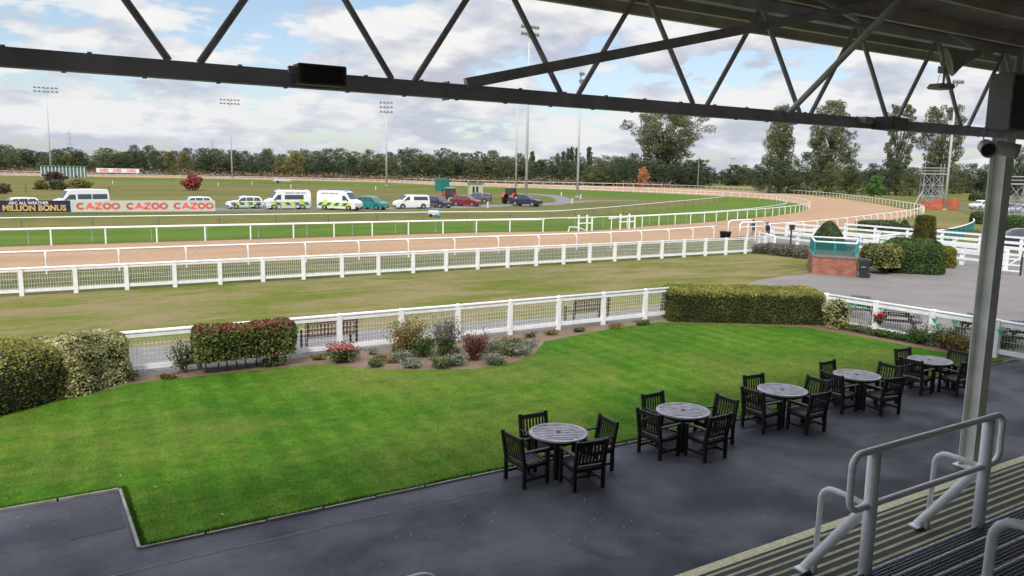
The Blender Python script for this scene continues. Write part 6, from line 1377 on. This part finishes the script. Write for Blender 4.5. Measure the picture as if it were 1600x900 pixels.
KLAB = dict(oak='dark green broadleaf tree in the belt along the far side of the course', birch='olive green broadleaf tree in the belt along the far side of the course', gold='yellowing broadleaf tree in the belt along the far side of the course', pine='dark pointed conifer in the belt along the far side of the course', poplar='slim dark poplar rising above the far tree belt')
def belt(px, D, top, w_, kind):
    r = tree_proto(kind); k = [q for q in KLAB if kind.startswith(q)][0]; place(r, px, D, top, w_, KLAB[k], 'tree', 'trees of the far belt, '+k, base_r=1.7 if kind == 'poplar' else 4.0)
rb = random.Random(21)
def skyline(px):
    pts = [(-60, 224), (0, 226), (60, 233), (110, 229), (150, 236), (200, 229), (260, 233), (330, 231), (400, 234), (480, 233), (560, 236), (640, 235), (700, 233), (760, 234), (800, 240), (840, 248), (900, 246), (960, 241), (1000, 240), (1060, 246), (1110, 262), (1140, 268)]
    for (a, b), (c, d) in zip(pts[:-1], pts[1:]):
        if a <= px <= c: return b+(d-b)*(px-a)/(c-a)
    return 240
px = -55
while px < 1085:     # back row
    D = lerp(470, 400, (px+55)/1140)+rb.uniform(-8, 18); k = rb.choice(['oakA', 'oakB', 'oakC', 'birchA', 'oakA', 'birchC', 'birchB'])
    belt(px, D, skyline(px)+rb.uniform(-4, 7), rb.uniform(30, 52), k); px += rb.uniform(15, 25)
px = -50
while px < 1075:     # front row
    D = lerp(440, 368, (px+55)/1140)+rb.uniform(-6, 6); k = rb.choice(['oakA', 'oakB', 'birchA', 'birchB', 'birchC', 'oakC', 'goldA', 'birchA', 'pine'])
    belt(px, D, skyline(px)+rb.uniform(2, 16), rb.uniform(24, 46), k); px += rb.uniform(14, 26)
for px, t, w_ in ((831, 236, 13), (871, 239, 9), (880, 236, 10), (887, 231, 10), (893, 229, 10), (901, 230, 11), (920, 229, 12), (817, 246, 11)): belt(px, 455, t, w_, 'poplar')
px = 925
while px < 1100:
    belt(px, 345+rb.uniform(-5, 5), skyline(px)+rb.uniform(4, 16), rb.uniform(26, 40), rb.choice(['oakA', 'oakB', 'oakC', 'birchA'])); px += 15
o_ = make_tree('broadleaf_tree', 10, 4, 51, ORG, 1500, 0.5, 0.05, 'column', nclump=12); place(o_, 1005, 330, 261, 17, 'small bright orange autumn tree in front of the dark belt')
o_ = make_tree('broadleaf_tree', 10, 4, 52, L1, 5200, 0.30, 0.0, 'round', nclump=26); place(o_, 1147, 420, 257, 42, 'rounded dark tree standing alone below the twin chimneys')
o_ = copy_tree(o_); place(o_, 1093, 380, 249, 48, 'dark rounded tree at the right end of the far belt, behind the pale pole')
o_ = tree_proto('goldA'); place(o_, 1168, 440, 262, 26, 'yellowing tree right of the lone rounded dark tree')
o_ = tree_proto('birchC'); place(o_, 1162, 470, 257, 20, 'pale olive tree just right of the twin chimneys')
o_ = tree_proto('oakB'); place(o_, 1182, 430, 259, 30, 'dark small tree tucked left of the tall poplar group')
# the tall trees
BIG = 24000
o_ = make_tree('spreading_tree', 30, 17, 61, L4, 27000, 0.32, 0.36, 'vase', trunk_r=0.55, nclump=120, cf=0.145); place(o_, 1040, 372, 174, 168, 'tall spreading thin-crowned tree rising above the far belt', base_h=30, base_r=17)
o_ = make_tree('poplar_tree', 30, 7, 62, L4, 30000, 0.28, 0.12, 'column', trunk_r=0.5, nclump=60, cf=0.36); place(o_, 1217, 262, 165, 54, 'tall narrow poplar, leftmost of the tall trees right of centre', base_h=30, base_r=7)
o_ = make_tree('poplar_tree', 30, 11, 63, L4, 36000, 0.28, 0.10, 'round', trunk_r=0.6, nclump=95, cf=0.22); place(o_, 1294, 262, 157, 96, 'tall full poplar with a side branch, second of the tall trees', base_h=30, base_r=11)
o_ = make_tree('poplar_tree', 28, 8, 64, L4, 18000, 0.28, 0.20, 'vase', trunk_r=0.45, nclump=70, cf=0.2); place(o_, 1402, 262, 164, 66, 'tall airy poplar left of the scaffold tower', base_h=28, base_r=8)
o_ = make_tree('poplar_tree', 28, 10, 65, L4, 23000, 0.28, 0.20, 'vase', trunk_r=0.45, nclump=85, cf=0.19); place(o_, 1466, 270, 166, 86, 'tall airy poplar behind the scaffold tower and mast', base_h=28, base_r=10)
mid = [(1203, 255, 243, 52, 'oakA', 'dark bushy tree at the foot of the narrow poplar, left side'), (1232, 255, 258, 40, 'oakB', 'dark bushy tree at the foot of the narrow poplar, right side'), (1262, 252, 238, 46, 'oakC', 'dark bushy tree at the left foot of the full poplar'), (1300, 250, 252, 44, 'birchC', 'olive bushy tree at the right foot of the full poplar'), (1330, 262, 260, 40, 'birchA', 'round olive tree in the gap between the tall poplars'), (1362, 270, 255, 40, 'oakB', 'dark tree in the gap, above the bright green small tree'), (1392, 258, 245, 42, 'oakA', 'dark tree under the tall airy poplar'), (1424, 250, 262, 40, 'birchA', 'drooping olive tree left of the scaffold tower'), (1452, 275, 256, 44, 'oakC', 'dark tree directly behind the scaffold tower'), (1492, 300, 256, 40, 'birchC', 'olive tree right of the mast beside the column'), (1518, 320, 255, 44, 'oakB', 'round tree immediately left of the cream column'), (1545, 320, 257, 42, 'birchA', 'tree hidden partly behind the cream column'), (1582, 300, 228, 52, 'birchB', 'tall olive tree behind the right-hand scaffold'), (1610, 290, 250, 60, 'oakA', 'dark tree at the extreme right edge of the photo'), (1640, 300, 245, 60, 'oakB', 'dark tree beyond the right edge, behind the scaffold')]
for px, D, t, w_, k, lb in mid: o_ = tree_proto(k); place(o_, px, D, t, w_, lb, group='park trees right of centre')
for i in range(20):
    px = 1105+i*27; o_ = tree_proto(rb.choice(['oakA', 'birchA', 'oakC', 'goldA', 'birchC'])); place(o_, px+rb.uniform(-8, 8), 480+rb.uniform(-20, 20), 264+rb.uniform(-4, 5), rb.uniform(34, 56), 'distant low tree in the park behind the tall poplars', group='distant park trees')
for i in range(16):
    az = R(67+i*3.2+rb.uniform(-1, 1)); o_ = tree_proto(rb.choice(['oakA', 'birchA', 'oakC', 'birchC', 'oakB'])); d_ = 330+rb.uniform(-25, 25); s_ = rb.uniform(1.3, 1.9)
    o_.location = (d_*math.sin(az), d_*math.cos(az), 0); o_.scale = (s_*1.2, s_*1.2, s_); o_.rotation_euler = (0, 0, rb.uniform(0, 6)); tag(o_, 'distant low tree in the park behind the tall poplars', 'tree', 'distant park trees')
BRG = leafmat('bright_green_foliage', (0.05, 0.12, 0.02), (0.085, 0.19, 0.035), (0.14, 0.26, 0.06), 0.6, 0.25)
o_ = make_tree('broadleaf_tree', 10, 4, 66, BRG, 2600, 0.45, 0.16, 'round', nclump=18); place(o_, 1368, 215, 274, 27, 'small bright green tree between the tall poplars')
# infield bushes
def bush_t(name, lm, seed, px, py, top, w_, label, n=2200, leaf=0.45, cat='bush'):
    o = make_tree(name, 10, 6, seed, lm, n, leaf*1.6, 0.10, 'round', trunk_r=0.3, nclump=16); x, y = G(px, py); D = x*math.sin(YAW)+y*math.cos(YAW); place(o, px, D, top, w_, label, cat, base_r=6.6); return o
bush_t('red_shrub', REDT, 71, 300, 297.5, 272.5, 34, 'round red-leaved shrub on two stems in the infield', 2600)
bush_t('bush', L3, 72, 62, 296, 281, 30, 'olive-yellow bush in front of the stalls, left part of the clump')
bush_t('bush', L2, 73, 88, 296.5, 280, 34, 'olive bush in the middle of the clump before the stalls')
bush_t('bush', L3, 74, 122, 295.5, 279, 38, 'olive bush at the right end of the clump before the stalls')
bush_t('bush', leafmat('brown_purple_leaves', (0.06, 0.03, 0.03), (0.11, 0.06, 0.05), (0.16, 0.10, 0.08), 0.6), 75, 83, 283, 268, 38, 'brown-purple bush directly in front of the stalls')
bush_t('bush', L5, 76, 2, 303, 286, 24, 'brownish bush cut by the left edge of the photo')
bush_t('young_tree', L3, 77, 37, 301.5, 285.5, 7, 'thin young tree between the edge bush and the bush clump', 400, 0.3, 'tree')
bush_t('young_tree', L5, 78, 168, 303, 289.5, 8, 'thin brown sapling above the high-roof minibus', 300, 0.3, 'tree')
bush_t('bush', L3, 79, 1045, 286.5, 276.5, 36, 'low yellow-green bush in front of the belt, under the spreading tree', 1800)
# brown scrub along the foot of the belt: an uncountable band
rng = np.random.default_rng(5); n = 26000; t = rng.uniform(0, 1, n); pxs = -80+t*1130; Ds = np.where(pxs < 350, 408, np.interp(pxs, [350, 1050], [408, 340]))+rng.normal(0, 5, n)
P = np.array([(*AT(float(a), float(b)), 0) for a, b in zip(pxs[::40], Ds[::40])]); idx = np.clip((np.arange(n)//40), 0, len(P)-1)
P = P[idx]+np.stack([rng.normal(0, 2.6, n), rng.normal(0, 2.0, n), np.abs(rng.normal(0, 1, n))*np.where(pxs < 380, 1.25, 0.75)+0.1], 1)
V, Fq = leaves(P, rng.normal(0, 1, (n, 3)), 0.75, rng, 0.5, 1.4); o = bpy.data.objects.new('scrub', mesh_np('scrub', V, Fq, [L5])); link(o); tag(o, 'band of brown scrub and bramble at the foot of the far trees', 'scrub', kind='stuff')
# far dark wood seen between trunks, one mass behind the belt
# ------------------------------------------------------------------ grass blades on the near lawn, feathers and litter
rng = np.random.default_rng(9); n = 170000
xs = rng.uniform(-3.5, 26, n); ysb = rng.uniform(12.14, 22, n)
byx = np.array([b[0] for b in back]); byy = np.array([b[1] for b in back])
lim = np.interp(xs, byx[:20], byy[:20]); keep = (ysb < lim-0.03) & ~((xs < 1.27) & (ysb < 14.64)) & (xs < 25.2)
xs = xs[keep]; ysb = ysb[keep]; n = len(xs); hgt = rng.uniform(0.012, 0.03, n); edge = (ysb < 12.22); hgt[edge] *= 1.6
ex = np.concatenate([rng.uniform(1.3, 25.6, 14000), 1.24+np.abs(rng.normal(0, 0.03, 2600)), rng.uniform(-6, 1.2, 3500)]); ey = np.concatenate([12.10+np.abs(rng.normal(0, 0.03, 14000))*(1+0.8*np.sin(ex[:14000]*3.1)), rng.uniform(12.1, 14.6, 2600), 14.6+np.abs(rng.normal(0, 0.03, 3500))])
xs = np.concatenate([xs, ex]); ysb = np.concatenate([ysb, ey]); hgt = np.concatenate([hgt, rng.uniform(0.03, 0.065, len(ex))]); n = len(xs)
a = rng.uniform(0, 2*math.pi, n); wd = 0.005; dx = np.cos(a)*wd; dy = np.sin(a)*wd; ln = rng.normal(0, 0.012, (n, 2))
V = np.stack([np.stack([xs-dx, ysb-dy, np.full(n, 0.034)], 1), np.stack([xs+dx, ysb+dy, np.full(n, 0.034)], 1), np.stack([xs+ln[:, 0], ysb+ln[:, 1], 0.034+hgt], 1)], 1).reshape(-1, 3)
GB = NT('lawn_blades', 0.7, 0.15); f_ = GB.noise(0.35, 6, 0.6); cB_ = GB.ramp(f_, [(0.3, (0.034, 0.108, 0.007)), (0.5, (0.056, 0.142, 0.010)), (0.72, (0.11, 0.185, 0.022))])
gi = GB.N.new('ShaderNodeNewGeometry'); GB.done(GB.mix(cB_, GB.ramp(gi.outputs['Random Per Island'], [(0.0, 0.75), (1.0, 1.3)]), 1.0, 'MULTIPLY'))
o = bpy.data.objects.new('grass', mesh_np('grass', V, np.arange(3*n).reshape(n, 3), [MATS['lawn_blades']])); link(o); tag(o, 'short mown grass blades covering the near lawn', 'grass', kind='stuff')
FE = mat('pale_feather', (0.55, 0.57, 0.58), 0.8)
for i, (px, py, s_) in enumerate(((227, 843, 0.11), (211, 800, 0.06), (188, 747, 0.07), (243, 765, 0.08), (347, 808, 0.09), (454, 755, 0.06), (66, 727, 0.05), (764, 680, 0.06), (914, 782, 0.05), (263, 708, 0.05), (1116, 727, 0.06), (1325, 690, 0.05))):
    g = G(px, py); zz = 0.05 if py < 830 and px < 700 else 0.02
    mb = MB(); mb.add([(-s_/2, 0, 0.0), (0, s_*0.16, 0.012), (s_/2, 0.01, 0.0), (0, -s_*0.16, 0.008), (0, 0, -0.004)], [(0, 1, 2, 3), (0, 4, 1), (1, 4, 2), (2, 4, 3), (3, 4, 0)])
    o = mb.build('feather', FE, loc=(g[0], g[1], zz)); o.rotation_euler = (0, 0, rnd.uniform(0, 3)); tag(o, 'small pale feather lying on the lawn or tarmac', 'feather', 'pale feathers on the ground')
